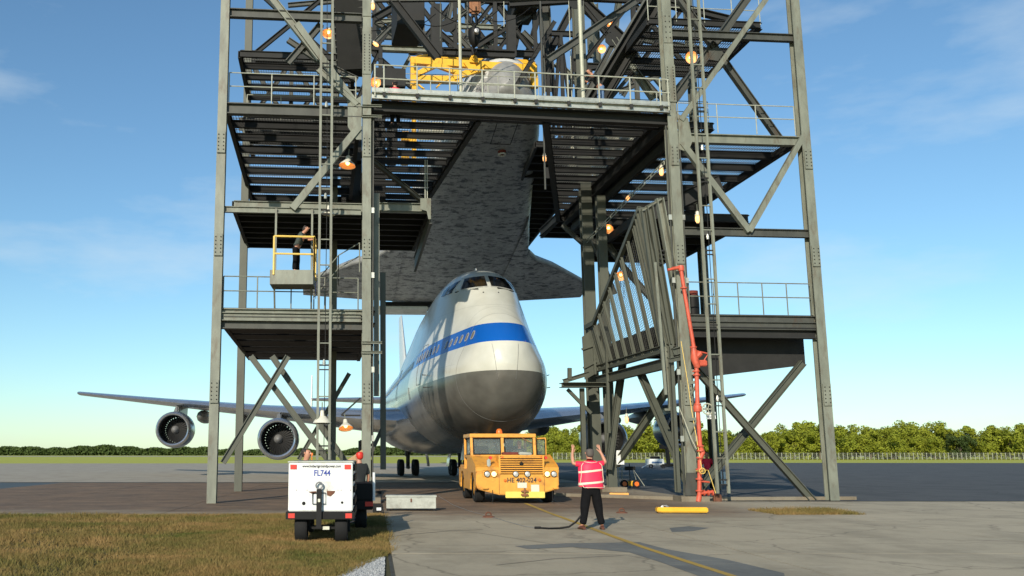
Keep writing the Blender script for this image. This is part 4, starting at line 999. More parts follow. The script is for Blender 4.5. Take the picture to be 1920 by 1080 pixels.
# doors outlines and small marks
def outline(s0, s1, z0, z1, side, r=.012, name='door'):
    pts = [(s0, z0), (s1, z0), (s1, z1), (s0, z1), (s0, z0)]; full = []
    for (a, c), (d, e) in zip(pts[:-1], pts[1:]):
        for t in np.linspace(0, 1, 7)[:-1]: full.append((a+(d-a)*t, c+(e-c)*t))
    full.append(pts[0]); b = MB(); b.tube([(side*(jx(a, c)+.003), a, c) for a, c in full], r, 4, False); return b.build(name, JDK, JET)
for sd in (-1, 1):
    outline(7.3, 8.35, 5.0, 6.95, sd); outline(21.5, 22.5, 5.0, 6.9, sd); outline(15.2, 15.9, 3.6, 4.3, sd, name='hatch'); outline(11.5, 12.0, 4.5, 5.1, sd, name='hatch')
    for z, s0 in ((5.35, 6.2), (4.75, 6.0)):
        x = jx(s0, z)*sd; b = MB(); b.tube([(x, s0, z), (x+sd*.16, s0-.02, z), (x+sd*.17, s0-.3, z)], .022, 5); b.build('pitot_probe', JDK, JET)
    b = MB(); b.tube([(sd*.35, jsf(.35, 9.02)-.02, 9.0), (sd*.35, jsf(.35, 9.02)-.1, 8.95)], .03, 5)
    b.build('drain', JDK, JET)
# lightning strips on the radome and radome joint
for x0 in (-.6, .5):
    pts = [(x0*(1-.3*t), jsf(x0*(1-.3*t), 6.2-1.5*t)-.006, 6.2-1.5*t) for t in np.linspace(0, 1, 9)]
    MB().tube(pts, .008, 4).build('lightning_strip', JG, JET)
ring = [(x*1.002, 1.9, z) for x, z in half_ring(1.9)]; MB().tube(ring + [(-x, y, z) for x, y, z in ring[::-1][1:]], .005, 4, False).build('radome_joint', JG, JET)
# antenna blade on roof
b = MB(); b.plate([(-.02, 8.2, 10.7), (-.02, 8.8, 10.7), (-.02, 8.75, 11.0), (-.02, 8.5, 11.0)], (1, 0, 0), .04); b.build('antenna', JW, JET)
# wings
def foil(le, ch, zc, th, n=10):                 # le = (x, s); list of (x, s, z)
    up = []; dn = []
    for k in range(n+1):
        t = (1-math.cos(PI*k/n))/2; y = 5*th*(.2969*math.sqrt(t)-.126*t-.3516*t*t+.2843*t**3-.1036*t**4)
        up.append((le[0], le[1]+ch*t, zc+y*ch*1.05)); dn.append((le[0], le[1]+ch*t, zc-y*ch*.8))
    return up + dn[::-1][1:-1]
def wing(name, secs, m, par, sd=1):
    rows = [[(sd*x, s, z) for x, s, z in foil(*q)] for q in secs]; b = MB(); b.grid(rows, closed=True)
    n = len(rows[0]); b.f.append(tuple(range(n))); b.f.append(tuple((len(rows)-1)*n+i for i in range(n))); b.m += [0, 0]
    return b.build(name, m, par, smooth=True, ang=50)
for sd in (-1, 1):
    w = wing('wing', [((2.4, 18), 15.5, 3.55, .125), ((5.5, 21), 13, 3.8, .12), ((11.8, 27.2), 9.3, 4.55, .105), ((20.5, 36), 6.6, 5.65, .095), ((29.8, 46), 3.9, 6.9, .09)], JM, JET, sd)
    for x, s0 in ((7.7, 31.5), (14.2, 36.0), (17.5, 38.5)):
        z = 3.7+(x-5.5)*.11-.35
        MB().lathe([(0, -3.2), (.3, -2.9), (.5, -1.8), (.52, 0), (.3, 2), (0, 3)], 10, (sd*x, s0, z-.15), 'y').build('flap_fairing', JG, w, smooth=True)
    for x, sf, zc_ in ((10.9, 24.0, 2.62), (19.3, 33.6, 3.45)):
        e = MB().lathe([(1.12, .45), (1.05, .2), (1.10, .05), (1.17, 0), (1.24, .07), (1.34, .5), (1.38, 1.2), (1.34, 2.4), (1.2, 3.2), (1.12, 3.25), (1.0, 2.6)], 32, (sd*x, sf, zc_), 'y').build('engine_nacelle', WBLU, JET, smooth=True, ang=50)
        MB().lathe([(1.06, .26), (1.09, .04), (1.175, -.02), (1.27, .06), (1.31, .2)], 32, (sd*x, sf, zc_), 'y').build('intake_lip', JM, e, smooth=True)
        MB().lathe([(1.11, .3), (1.06, 1.2)], 28, (sd*x, sf, zc_), 'y').build('intake_duct', JDK, e, smooth=True)
        MB().lathe([(0, .75), (.1, .8), (.22, 1.0), (.3, 1.2)], 16, (sd*x, sf, zc_), 'y').build('spinner', HUB, e, smooth=True)
        fb = MB(); c = Vector((sd*x, sf+1.2, zc_))
        for k in range(30):
            a = 2*PI*k/30; r1_ = Vector((math.cos(a), 0, math.sin(a))); t1_ = Vector((-math.sin(a), 0, math.cos(a)))
            fb.add([c+r1_*.28-t1_*.03, c+r1_*.28+t1_*.03+Vector((0, .05, 0)), c+r1_*1.06+t1_*.09+Vector((0, .14, 0)), c+r1_*1.06-t1_*.09], [(0, 1, 2, 3)])
        fb.lathe([(1.07, .3), (1.07, .31)], 24, c, 'y'); fb.build('fan', JDK, e)
        MB().lathe([(.95, 2.6), (.85, 4.2), (.55, 5.2), (.3, 5.8), (0, 6.2)], 20, (sd*x, sf, zc_), 'y').build('engine_core', JM, e, smooth=True)
        zt_ = 3.55+(x-2.4)*.118
        b = MB(); b.add([(sd*x-.2, sf+.9, zc_+1.2), (sd*x+.2, sf+.9, zc_+1.2), (sd*x+.22, sf+5.5, zc_+.9), (sd*x-.22, sf+5.5, zc_+.9), (sd*x-.1, sf+1.8, zt_-.2), (sd*x+.1, sf+1.8, zt_-.2), (sd*x+.2, sf+6.0, zt_), (sd*x-.2, sf+6.0, zt_)],
            [(0, 1, 2, 3), (4, 5, 6, 7), (0, 1, 5, 4), (1, 2, 6, 5), (2, 3, 7, 6), (3, 0, 4, 7)]); b.build('pylon', JG, JET, smooth=False, bevel=.08)
    st = wing('stabiliser', [((1.0, 57.5), 8, 7.0, .1), ((9.8, 65.5), 3.2, 7.5, .09)], JM, JET, sd)
    b = MB(); b.plate([(sd*9.8-.06, 65.0, 6.2), (sd*9.8-.06, 69.5, 6.2), (sd*9.8-.06, 69.2, 10.2), (sd*9.8-.06, 67.0, 10.2)], (1, 0, 0), .12); b.build('end_plate_fin', JW, st)
b = MB(); rows = []
for z, s0, ch in ((8.2, 55.5, 11.5), (12, 59.5, 8.8), (16.6, 64.6, 4.6)): rows.append([(q[2], q[1], z) for q in foil((0, s0), ch, 0, .06)])
b.grid(rows, closed=True); n = len(rows[0]); b.f.append(tuple(2*n+i for i in range(n))); b.m.append(0); b.build('tail_fin', JW, JET, smooth=True, ang=50)
# wing root fairing
b = MB(); rows = []
for s_, w_, zb_ in ((15, 1.2, 2.2), (18, 3.3, 1.95), (22, 3.9, 1.65), (30, 4.0, 1.6), (36, 3.6, 1.8), (40, 1.5, 2.1)):
    rows.append([(w_*math.cos(a), s_, zb_+1.7+1.7*math.sin(a)) for a in np.linspace(-PI, 0, 15)])
b.grid(rows); b.build('belly_fairing', JM, JET, smooth=True, ang=60)
# landing gear
def gear(x, s0, ztop, r=.62, four=True):
    b = MB(); b.tube([(x, s0, ztop), (x, s0, 1.6)], .24, 12); b.tube([(x, s0, 1.6), (x, s0, .62)], .15, 10); b.tube([(x, s0+.3, 1.9), (x, s0+2.4, ztop)], .1, 8)
    b.tube([(x+.2*(1 if x > 0 else -1), s0, 1.5), (x+1.1*(1 if x > 0 else -1)*(-1), s0+.2, ztop)], .09, 8)
    b.tube([(x, s0-.75, .62), (x, s0+.75, .62)], .12, 8)
    g_ = b.build('landing_gear', JDK, JET, smooth=True)
    for dy in ((-.73, .73) if four else (0,)):
        for dx in (-.56, .56):
            MB().lathe([(.28, -.2), (.5, -.21), (.6, -.15), (r, -.06), (r, .06), (.6, .15), (.5, .21), (.28, .2)], 24, (x+dx, s0+dy, r), 'x').build('wheel', BLK, g_, smooth=True)
            MB().lathe([(0, -.14), (.28, -.16), (.28, .16), (0, .14)], 16, (x+dx, s0+dy, r), 'x').build('wheel_hub', HUB, g_, smooth=True)
for x, s0 in ((-1.55, 35.3), (2.45, 35.3), (-5.2, 32.2), (5.8, 32.2)): gear(x, s0, 2.6)
gear(0, 7.9, 2.6, .6, False)
for x in (-1.0, .3, .95):
    pass
for x, c in ((-.35, -.2), (1.1, .25)):
    b = MB(); rows = [[(x+c*(1-t)**2*1.5, 31+dy, 2.1-1.35*t) for t in np.linspace(0, 1, 8)] for dy in (0, 1.6)]; b.grid(rows)
    b2 = MB(); rows2 = [[(p[0]+.05, p[1], p[2]) for p in r] for r in rows]; b.grid(rows2); b.build('gear_door', JM, JET, smooth=True)
for x in (-.75, .75):
    b = MB(); b.plate([(x-.03, 6.3, 2.4), (x-.03, 8.6, 2.3), (x-.03+x*.2, 8.6, 1.35), (x-.03+x*.2, 6.3, 1.4)], (1, 0, 0), .05); b.build('nose_gear_door', JG, JET)
b = MB(); b.box((0, 6.6, 2.05), (.8, .3, .3)); b.tube([(-.55, 6.4, 2.2), (-.75, 6.2, 1.7)], .09, 6); b.tube([(.55, 6.4, 2.2), (.75, 6.2, 1.7)], .09, 6); b.build('taxi_lights', SHADE, JET)

# ------------------------------------------------------------------ space shuttle above the jet
def tile_mat():
    m, n, b = nodes_of('thermal_tiles'); N = n.nodes; K = n.links
    tc = N.new('ShaderNodeTexCoord')
    def noise(sc, st, det=6, ro=.65):
        mpp2 = N.new('ShaderNodeMapping'); mpp2.inputs['Scale'].default_value = st; K.new(tc.outputs['Object'], mpp2.inputs[0])
        t = N.new('ShaderNodeTexNoise'); t.inputs['Scale'].default_value = sc; t.inputs['Detail'].default_value = det; t.inputs['Roughness'].default_value = ro; K.new(mpp2.outputs[0], t.inputs['Vector']); return t.outputs['Fac']
    r = N.new('ShaderNodeValToRGB'); e = r.color_ramp.elements; e[0].position = .3; e[1].position = .7; e[0].color = (.28, .275, .265, 1); e[1].color = (.47, .465, .45, 1); K.new(noise(.35, (1, .5, 1)), r.inputs[0])
    r2 = N.new('ShaderNodeValToRGB'); e = r2.color_ramp.elements; e[0].position = .52; e[1].position = .60; K.new(noise(1.9, (.55, 1.0, 1), 6, .7), r2.inputs[0])
    mm = N.new('ShaderNodeMixRGB'); mm.inputs[2].default_value = (.10, .10, .105, 1); K.new(r2.outputs[0], mm.inputs[0]); K.new(r.outputs[0], mm.inputs[1])
    r3 = N.new('ShaderNodeValToRGB'); e = r3.color_ramp.elements; e[0].position = .56; e[1].position = .62; K.new(noise(4.5, (.5, 1, 1), 5, .7), r3.inputs[0])
    m3 = N.new('ShaderNodeMixRGB'); m3.inputs[2].default_value = (.12, .12, .12, 1); K.new(r3.outputs[0], m3.inputs[0]); K.new(mm.outputs[0], m3.inputs[1])
    br = N.new('ShaderNodeTexBrick'); br.inputs['Scale'].default_value = 1.0; br.inputs['Mortar Size'].default_value = .012; br.inputs['Brick Width'].default_value = .3; br.inputs['Row Height'].default_value = .3
    br.offset = .5; K.new(tc.outputs['Object'], br.inputs['Vector'])
    br.inputs['Color1'].default_value = (.85, .85, .85, 1); br.inputs['Color2'].default_value = (1.1, 1.1, 1.1, 1); br.inputs['Mortar'].default_value = (.78, .78, .78, 1)
    m4 = N.new('ShaderNodeMixRGB'); m4.blend_type = 'MULTIPLY'; m4.inputs[0].default_value = 1; K.new(m3.outputs[0], m4.inputs[1]); K.new(br.outputs['Color'], m4.inputs[2])
    K.new(m4.outputs[0], b.inputs['Base Color']); b.inputs['Roughness'].default_value = .5; b.inputs['Specular IOR Level'].default_value = .4
    return m
TILE = tile_mat()
RCC = mat('nose_cap_grey', (.24, .24, .23), .4, 0, .3, 1.5)
BLANK = mat('white_blanket', (.55, .55, .52), .7, 0, .15, 1.2, 0, 1, (.25, .24, .22), .3, .9)
no = Y_(955, 300, 50)
ORB = thing('space_shuttle', 'space shuttle with dark tiled belly hoisted nose up over the jet', 'spacecraft', (7.55, 50, 20.9), local=True)
ORB.rotation_euler = (-math.atan(.205), 0, R(3.0))
OT = np.array([(0, .03, 1.15, 1.22), (.1, .42, .75, 1.85), (.4, .85, .45, 2.5), (1, 1.38, .2, 3.25), (2, 1.88, .06, 4.15), (3.5, 2.2, 0, 4.85), (4.6, 2.32, 0, 5.12), (5.5, 2.42, 0, 5.28), (6.5, 2.5, 0, 5.38), (9, 2.65, 0, 5.45), (31, 2.65, 0, 5.45), (33.5, 2.5, .3, 5.3)])
BW = np.array([(0, .03), (.4, .75), (1, 1.35), (2, 1.95), (3.5, 2.4), (5, 2.7), (9, 3.35), (13.7, 4.0), (17.6, 4.72), (21.2, 5.3), (24, 5.6), (31, 5.6), (33.5, 4.5)])
def oring(s):
    v = [np.interp(s, OT[:, 0], OT[:, i]) for i in (1, 2, 3)]; hw, zb, zt = v; zc = zb+min(1.1, (zt-zb)*.32); pts = []
    for k in range(48):
        a = 2*PI*k/48; c, sn = math.cos(a), math.sin(a)
        if sn < 0: e1, e2 = .38, .55; zz = zc+(zb-zc)*abs(sn)**e2
        else: e1, e2 = .8, .8; zz = zc+(zt-zc)*abs(sn)**e2
        hb_ = max(hw, float(np.interp(s, BW[:, 0], BW[:, 1])))
        xx = hb_*abs(c)**e1 if sn < 0 else hw*abs(c)**e1+(hb_-hw)*abs(c)**9
        pts.append((xx*(1 if c > 0 else -1), s, zz))
    return pts
rows = [oring(s) for s in (0, .05, .1, .2, .4, .7, 1, 1.5, 2, 2.7, 3.5, 4, 4.6, 5, 5.5, 6, 6.5, 7.5, 9, 12, 16, 20, 24, 28, 31, 33.5)]
b = MB(); n = 48
vs = [p for r in rows for p in r]; fs = []; ms = []
for i in range(len(rows)-1):
    for k in range(n):
        fs.append((i*n+k, i*n+(k+1) % n, (i+1)*n+(k+1) % n, (i+1)*n+k)); s = rows[i][0][1]; z = (rows[i][k][2]+rows[i+1][k][2])/2; zt_ = np.interp(s, OT[:, 0], OT[:, 3])
        low = (z < 1.0+max(0, (3.2-s))*.35) or s < .6
        ms.append(1 if s < .6 else (0 if low else 2))
b.add(vs, fs); b.m = ms; b.f.append(tuple((len(rows)-1)*n+i for i in range(n))); b.m.append(0)
b.build('fuselage', [TILE, RCC, BLANK], ORB, smooth=True, ang=60)
# wings: flat belly planform
wx = [(4.2, 15.5, 1.0), (4.9, 18.9, 1.1), (5.35, 21.4, 1.2), (6.2, 22.9, 1.15), (8.0, 24.3, .95), (10, 26.4, .65), (11.9, 28.4, .4)]
for sd in (-1, 1):
    rows = []
    for x, le, th in wx:
        te = 32.2 if x < 6 else 32.2-(x-6)*.12; ch = te-le; r = []
        z0 = .0+max(0, x-5.0)*.045
        for t in (0, .004, .015, .04, .1, .2, .35, .55, .75, .9, 1.0):
            y = th*min(1, (t*8)**.5)*(1-max(0, t-.3)/.7*.85) if t > 0 else 0
            r.append((sd*x, le+ch*t, z0+.18*(th/1.2)*1.6*(1-min(1, (t*14)**.5)) + y))
        lowr = [(sd*x, le+ch*t, z0+.28*(th/1.2)*(1-min(1, (t*14)**.5))) for t in (.9, .75, .55, .35, .2, .1, .04, .015, .004)]
        rows.append(r+lowr)
    b = MB(); b.grid(rows, closed=True); n = len(rows[0]); b.f.append(tuple((len(rows)-1)*n+i for i in range(n))); b.m.append(0); b.build('wing', TILE, ORB, smooth=True, ang=60)
    pts = [(sd*x, le+.06, .0+max(0, x-5.0)*.045+.25*(th/1.2)) for x, le, th in wx[2:]]
    MB().tube(pts, [.16, .2, .2, .18, .15, .12][:len(pts)], 10).build('wing_leading_edge', RCC, ORB, smooth=True)
b = MB(); b.bbox(-5.9, -1.2, 32.3, 33.9, -.5, -.25); b.build('elevon', BLANK, ORB, bevel=.05)
b = MB(); b.bbox(-5.2, -.5, 32.1, 32.6, -.25, .05); b.build('elevon_cove', BLKP, ORB)
b = MB(); b.bbox(1.2, 5.9, 32.3, 33.6, .1, .35); b.build('elevon', TILE, ORB, bevel=.05)
b = MB(); b.bbox(-1.1, 1.1, 32.4, 34.6, .1, .35); b.build('body_flap', TILE, ORB, bevel=.05)
b = MB(); rows = []
for z, s0, ch in ((5.4, 25.5, 7.5), (8, 28.4, 5.6), (12.6, 33.2, 3.2)): rows.append([(q[2], q[1], z) for q in foil((0, s0), ch, 0, .1)])
b.grid(rows, closed=True); n = len(rows[0]); b.f.append(tuple(2*n+i for i in range(n))); b.m.append(0); b.build('tail_fin', BLANK, ORB, smooth=True)
for sd in (-1, 1):
    MB().lathe([(0, -3.5), (.8, -2.8), (1.15, -1), (1.25, 1), (1.1, 2.8), (0, 2.9)], 20, (sd*1.75, 29.5, 5.0), 'y').build('engine_pod', BLANK, ORB, smooth=True)
MB().lathe([(.13, -.05), (.24, -.05), (.25, 0), (.13, .0), (.13, -.05)], 20, (.55, 5.9, -.2)).build('jack_ring', SHADE, ORB, smooth=True)
MB().lathe([(0, -.1), (.12, -.1), (.26, .08), (.26, .2), (0, .2)], 16, (.55, 5.9, -.1)).build('jack_pad', RUSTR, ORB, smooth=True)
for x in (-.3, .9):
    b = MB(); b.tube([(x, 1.6, .02), (x, 5.0, -.015)], .02, 4); b.build('wheel_door_joint', BLKP, ORB)
b = MB(); b.tube([(-.3, 5.0, -.015), (.9, 5.0, -.015)], .02, 4); b.build('wheel_door_joint', BLKP, ORB)
for sd in (-1, 1):
    def ow(s_, x_):
        hw, zb, zt = [np.interp(s_, OT[:, 0], OT[:, i]) for i in (1, 2, 3)]; zc = zb+min(1.1, (zt-zb)*.32)
        c = (x_/hw)**(1/.8); return (sd*x_, s_-.03, zc+(zt-zc)*math.sqrt(max(0, 1-c*c))**.8+.03)
    rows = [[ow(2.0+.9*i/3, .1+(.85+.1*i)*j/4) for j in range(5)] for i in range(4)]
    b = MB(); b.grid(rows); b.build('cockpit_window', GLASSD, ORB)
# nose top blankets: bands
for s in (1.9, 3.1):
    MB().tube([p for p in oring(s) if p[2] > 1.2], .05, 5, False).build('blanket_seam', RCC, ORB)

# ------------------------------------------------------------------ aircraft tug
def tire(b, c, r, w, ax='x'): b.lathe([(r*.55, -w/2), (r*.9, -w/2), (r, -w*.32), (r, w*.32), (r*.9, w/2), (r*.55, w/2)], 28, c, ax); return b
tg = G(970, 941); TY = 33.2
TUG = thing('aircraft_tug', 'battered yellow low aircraft tug with lit headlamps and open door', 'tow tractor', (Y_(970, 900, TY).x, TY, 0), R(1.5), local=True)
# local: x -1.42..1.42, y 0..5, z up
b = MB()   # main lower body: a shell with sloped lower front corners
prof = [(-1.40, .62), (-1.36, .48), (-.62, .29), (.62, .29), (1.36, .48), (1.42, .62), (1.42, 1.08), (-1.42, 1.08)]
b.prism(prof, (0, .0, 0), (0, .42, 0), (0, 0, 1)); b.build('bumper', TUGY, TUG, bevel=.03)
b = MB(); b.bbox(-1.40, 1.40, .42, .62, .62, 1.10)
for sd in (-1, 1): # fenders with sloped top, side skirt
    pr = [(.0, 1.05), (0, 1.2), (.25, 1.30), (1.3, 1.62), (2.35, 1.62), (2.35, 1.05)]
    x0, x1 = (-1.42, -.56) if sd < 0 else (.9, 1.42)
    b.add([(x0, y, z) for y, z in pr]+[(x1, y, z) for y, z in pr], [tuple(range(6)), tuple(range(11, 5, -1))]+[(i, (i+1) % 6, (i+1) % 6+6, i+6) for i in range(6)])
b.build('fender', TUGY, TUG, bevel=.02)
for sd in (-1, 1):   # side panels with wheel arches
    for (ya, yb) in ((.35, 1.65), (3.3, 4.6)):
        cyc = (ya+yb)/2; r = (yb-ya)/2; pts = []
    x = sd*1.41; seg = []
    top = [(0.02, 1.1), (5.0, 1.15)]
    prof = [(0.02, .62), (.12, .55)]
    for cyc in (1.02, 3.95):
        prof += [(cyc-.62, .42 if cyc < 2 else .42)]+[(cyc+.60*math.cos(a), .42+.62*math.sin(a)) for a in np.linspace(PI, 0, 11)]
    prof += [(5.0, .5), (5.0, 1.15), (.02, 1.12)]
    b = MB(); b.add([(x, y, z) for y, z in prof]+[(x-sd*.05, y, z) for y, z in prof], [tuple(range(len(prof))), tuple(range(2*len(prof)-1, len(prof)-1, -1))]+[(i, (i+1) % len(prof), (i+1) % len(prof)+len(prof), i+len(prof)) for i in range(len(prof))])
    b.build('side_panel', TUGY, TUG)
b = MB(); b.bbox(-1.3, 1.3, 1.7, 3.2, .35, 1.1); b.bbox(-1.36, 1.36, 2.6, 5.0, 1.1, 1.25); b.bbox(-.8, .8, .4, 5.0, .35, .8); b.build('chassis', TUGY, TUG, bevel=.02)
# hood with louvred grille  x -.60..+.90
b = MB(); b.bbox(-.60, .90, .06, 2.3, 1.0, 1.62); b.build('hood', TUGY, TUG, bevel=.03)
gr = MB(); gr.bbox(-.58, .88, -.018, .07, .98, 1.56); gr = gr.build('grille', BLKP, TUG)
for k in range(8):
    z = 1.0+.073*k; b = MB(); b.box((.15, -.03, z+.02), (1.46, .03, .036), Matrix.Rotation(-.5, 3, 'X')); b.build('slat', TUGY, gr)
for x in (-.60, .90):
    b = MB(); b.bbox(x-.03, x+.03, -.03, .1, .96, 1.62); b.build('grille_frame', TUGY, TUG)
MB().lathe([(0, -.05), (.055, -.05), (.07, -.02), (.07, 0)], 16, (.15, -.03, 1.33), 'y').build('cap', BLKP, TUG, smooth=True)
# head lights
def hl(x, z, r, lit, nm='headlight'):
    o = MB().lathe([(0, -.02), (r*.6, -.018), (r*.9, -.008), (r, 0), (r*1.12, -.02), (r*1.15, .03)], 20, (x, -.04, z), 'y').build(nm, HLAMP if lit else CHROME, TUG, smooth=True)
    MB().lathe([(r*1.02, -.03), (r*1.22, -.02), (r*1.22, .03)], 20, (x, -.04, z), 'y').build('lamp_rim', BLKP, o, smooth=True); return o
for sd, cx in ((-1, -.92), (1, 1.13)):
    b = MB(); b.bbox(cx-.27, cx+.27, -.02, .04, 1.0-.12, 1.0+.12); b.build('lamp_housing', TUGY, TUG, bevel=.02)
    hl(cx-sd*.0-.115, .99, .085, sd > 0); hl(cx+.115, .99, .085, sd < 0)
hl(-.06, .99, .085, False, 'spot_lamp'); hl(.34, .99, .085, False, 'spot_lamp')
for x, z, r in ((-.50, 1.55, .045), (.83, 1.55, .045), (-.42, .77, .05), (.75, .79, .05)):
    MB().lathe([(0, -.03), (r*.8, -.025), (r, 0)], 14, (x, -.03, z), 'y').build('marker_lamp', ORANGE, TUG, smooth=True)
for x in (-.88, 1.02):
    MB().lathe([(0, -.12), (.05, -.12), (.06, -.02), (.03, 0), (0, 0)], 12, (x, .2, 1.53), 'y').build('signal_lamp', RED, TUG, smooth=True)
b = MB(); b.box((-.95, .12, 1.36), (.12, .14, .26)); b.build('horn', GALV, TUG, bevel=.03)
text('HE 402-024', TUG, (.15, -.010, .775), .22, BLKL, sx=.95)
# plates and pads
b = MB(); b.bbox(.0, .32, -.012, 0, .52, .70); b.build('label_plate', LABELM, TUG)
b = MB(); b.bbox(.46, .74, -.012, 0, .30, .63); b.build('label_plate', LABELM, TUG)
b = MB(); b.bbox(-.42, .92, -.05, 0, .19, .40); b.build('push_plate', TUGL, TUG, bevel=.01)
b = MB(); b.bbox(.10, .34, -.16, -.05, .27, .33); b.bbox(.10, .34, -.16, -.05, .39, .44); b.tube([(.22, -.12, .24), (.22, -.12, .52)], .035, 8); b.build('tow_pin', RUSTB, TUG, smooth=False, bevel=.01)
for x in (-1.1, 1.3):
    b = MB(); b.box((x, -.05, .52), (.2, .1, .07)); b.build('step', TUGY, TUG, bevel=.02)
for x in (-.86, 1.18):
    MB().tube([(x, -.03, .45), (x, -.05, 0.02)], .012, 5).build('grounding_strap', BLKP, TUG)
for c in ((-.35, .5), (.85, .5)): pass
for x in (-.62, .92):
    b = MB(); b.bbox(x-.006, x+.006, -.006, .002, .32, .93); b.build('panel_joint', RUST, TUG)
# cab
cx0, cx1 = -1.38, .86; cy0, cy1 = 1.25, 3.1; z0, z1 = 1.60, 2.27
cab = MB()
for x in (cx0, cx1):
    for y in (cy0, cy1): cab.beam((x, y, z0), (x, y+(0.08 if y == cy0 else 0), z1), .09, .09)
cab.beam((-.28, cy0, z0), (-.28, cy0+.08, z1), .1, .07)
cab.bbox(cx0-.05, cx1+.05, cy0-.05, cy0+.1, z0-.1, z0+.03); cab.bbox(cx0-.05, cx1+.05, cy1-.05, cy1+.05, z0-.5, z0+.03)
for x in (cx0, cx1): cab.beam((x, cy0, z0-.02), (x, cy1, z0-.02), .09, .12)
cab.bbox(cx0-.06, cx1+.06, cy0, cy1+.1, z1-.03, z1+.10)
cab.build('cab', TUGY, TUG, bevel=.012)
for xa, xb in ((cx0+.07, -.36), (-.20, cx1-.07)):
    w = MB(); pts = [(xa, cy0-.02, z0+.05), (xb, cy0-.02, z0+.05), (xb, cy0+.05, z1-.07), (xa, cy0+.05, z1-.07)]
    w.plate(pts, (0, 1, 0), .012); w.build('windshield', GLASS, TUG)
    r = MB(); r.tube([Vector(p)+Vector((0, -.015, 0)) for p in pts+[pts[0]]], .022, 5, False); r.build('window_seal', BLKP, TUG)
b = MB(); b.plate([(cx0+.1, cy1+.02, z0+.05), (cx1-.1, cy1+.02, z0+.05), (cx1-.1, cy1+.02, z1-.07), (cx0+.1, cy1+.02, z1-.07)], (0, 1, 0), .012); b.build('rear_window', GLASS, TUG)
b = MB(); b.plate([(cx0-.01, cy0+.12, z0+.05), (cx0-.01, cy0+1.2, z0+.05), (cx0-.01, cy0+1.2, z1-.08), (cx0-.01, cy0+.16, z1-.08)], (1, 0, 0), .012); b.build('side_window', GLASS, TUG)
b = MB(); b.tube([(cx0-.03, cy0+.1, z0+.04), (cx0-.03, cy0+1.2, z0+.04), (cx0-.03, cy0+1.2, z1-.06), (cx0-.03, cy0+.14, z1-.06), (cx0-.03, cy0+.1, z0+.04)], .022, 5); b.build('window_seal', BLKP, TUG)
# open door on the right
dr = MB(); hx = cx1+.10; e0 = Vector((hx, 1.5, 0)); dd = Vector((.36, .08, 0))
def dp(t, z): return e0+dd*t+Vector((0, 0, z))
for a_, b_ in (((0, 1.15), (0, 2.2)), ((1, 1.15), (1, 2.22)), ((0, 2.2), (1, 2.22)), ((0, 1.6), (1, 1.6))): dr.beam(dp(*a_), dp(*b_), .05, .05)
dr.plate([dp(0, 1.1), dp(1, 1.1), dp(1, 1.6), dp(0, 1.6)], (0, 1, 0), .04); dr = dr.build('door', TUGY, TUG, bevel=.008)
b = MB(); b.plate([dp(.06, 1.63), dp(.94, 1.63), dp(.94, 2.18), dp(.06, 2.17)], (0, 1, 0), .01); b.build('pane', GLASS, dr)
b = MB(); b.tube([dp(*q)+Vector((0, -.03, 0)) for q in ((.08, 1.63), (.92, 1.63), (.92, 2.17), (.08, 2.17), (.08, 1.63))], .018, 5, False); b.build('window_seal', BLKP, dr)
b = MB(); b.box(dp(.85, 1.42)-Vector((0, .03, 0)), (.04, .04, .1)); b.build('handle', BLKP, dr)
MB().lathe([(.11, 0), (.12, .03), (.10, .14), (.06, .18), (0, .19)], 16, (-.30, 1.8, z1+.1)).build('beacon', ORANGE, TUG, smooth=True)
MB().tube([(.35, 1.20, z1-.02), (.75, 1.15, z0+.45)], .012, 5).build('wiper', RUSTB, TUG)
b = MB(); b.bbox(-.38, .15, .5, .9, 1.63, 1.72); b.build('hood_cover', RUSTR, TUG, bevel=.02)
b = MB(); b.box((.38, .6, 1.67), (.46, .3, .10), Matrix.Rotation(.05, 3, 'Y')); b.build('folded_bag', GALV, TUG, bevel=.03)
b = MB(); b.box((.02, 1.5, 2.12), (.26, .06, .12)); b.build('mirror', BLKP, TUG, bevel=.02)
for x in (-.9, .35):
    b = MB(); b.bbox(x-.3, x+.3, 2.4, 2.55, 1.3, 1.95); b.bbox(x-.3, x+.3, 1.95, 2.5, 1.25, 1.35); b.build('seat', BLKP, TUG, bevel=.04)
MB().lathe([(.18, -.02), (.2, 0), (.18, .02)], 20, (.4, 1.7, 1.68), rot=Matrix.Rotation(.9, 3, 'X')).build('steering_wheel', BLKP, TUG)
for x in (-1.2, 1.2):
    for y in (1.02, 3.95):
        w = tire(MB(), (x, y, .5), .5, .34).build('wheel', BLK, TUG, smooth=True)
        MB().lathe([(0, -.12), (.27, -.14), (.27, .14), (0, .12)], 16, (x, y, .5), 'x').build('rim', TUGY, w, smooth=True)
b = MB(); b.beam((0, 5.0, .5), (0, 5.8, .5), .2, .15); b.build('rear_hitch', TUGY, TUG)
# tow bar between tug and nose gear
tb = MB(); a_ = TUG.location+Vector((-.1, 5.8, .5)); ng = Vector((tp_.x, 39.5, 0))+Matrix.Rotation(JYAW, 3, 'Z') @ Vector((0, 7.6, .6))
tag(tb.tube([a_, ng], .09, 8).build('tow_bar', TUGY, smooth=True), 'yellow tow bar running from the tug back to the nose wheel', 'tow bar')

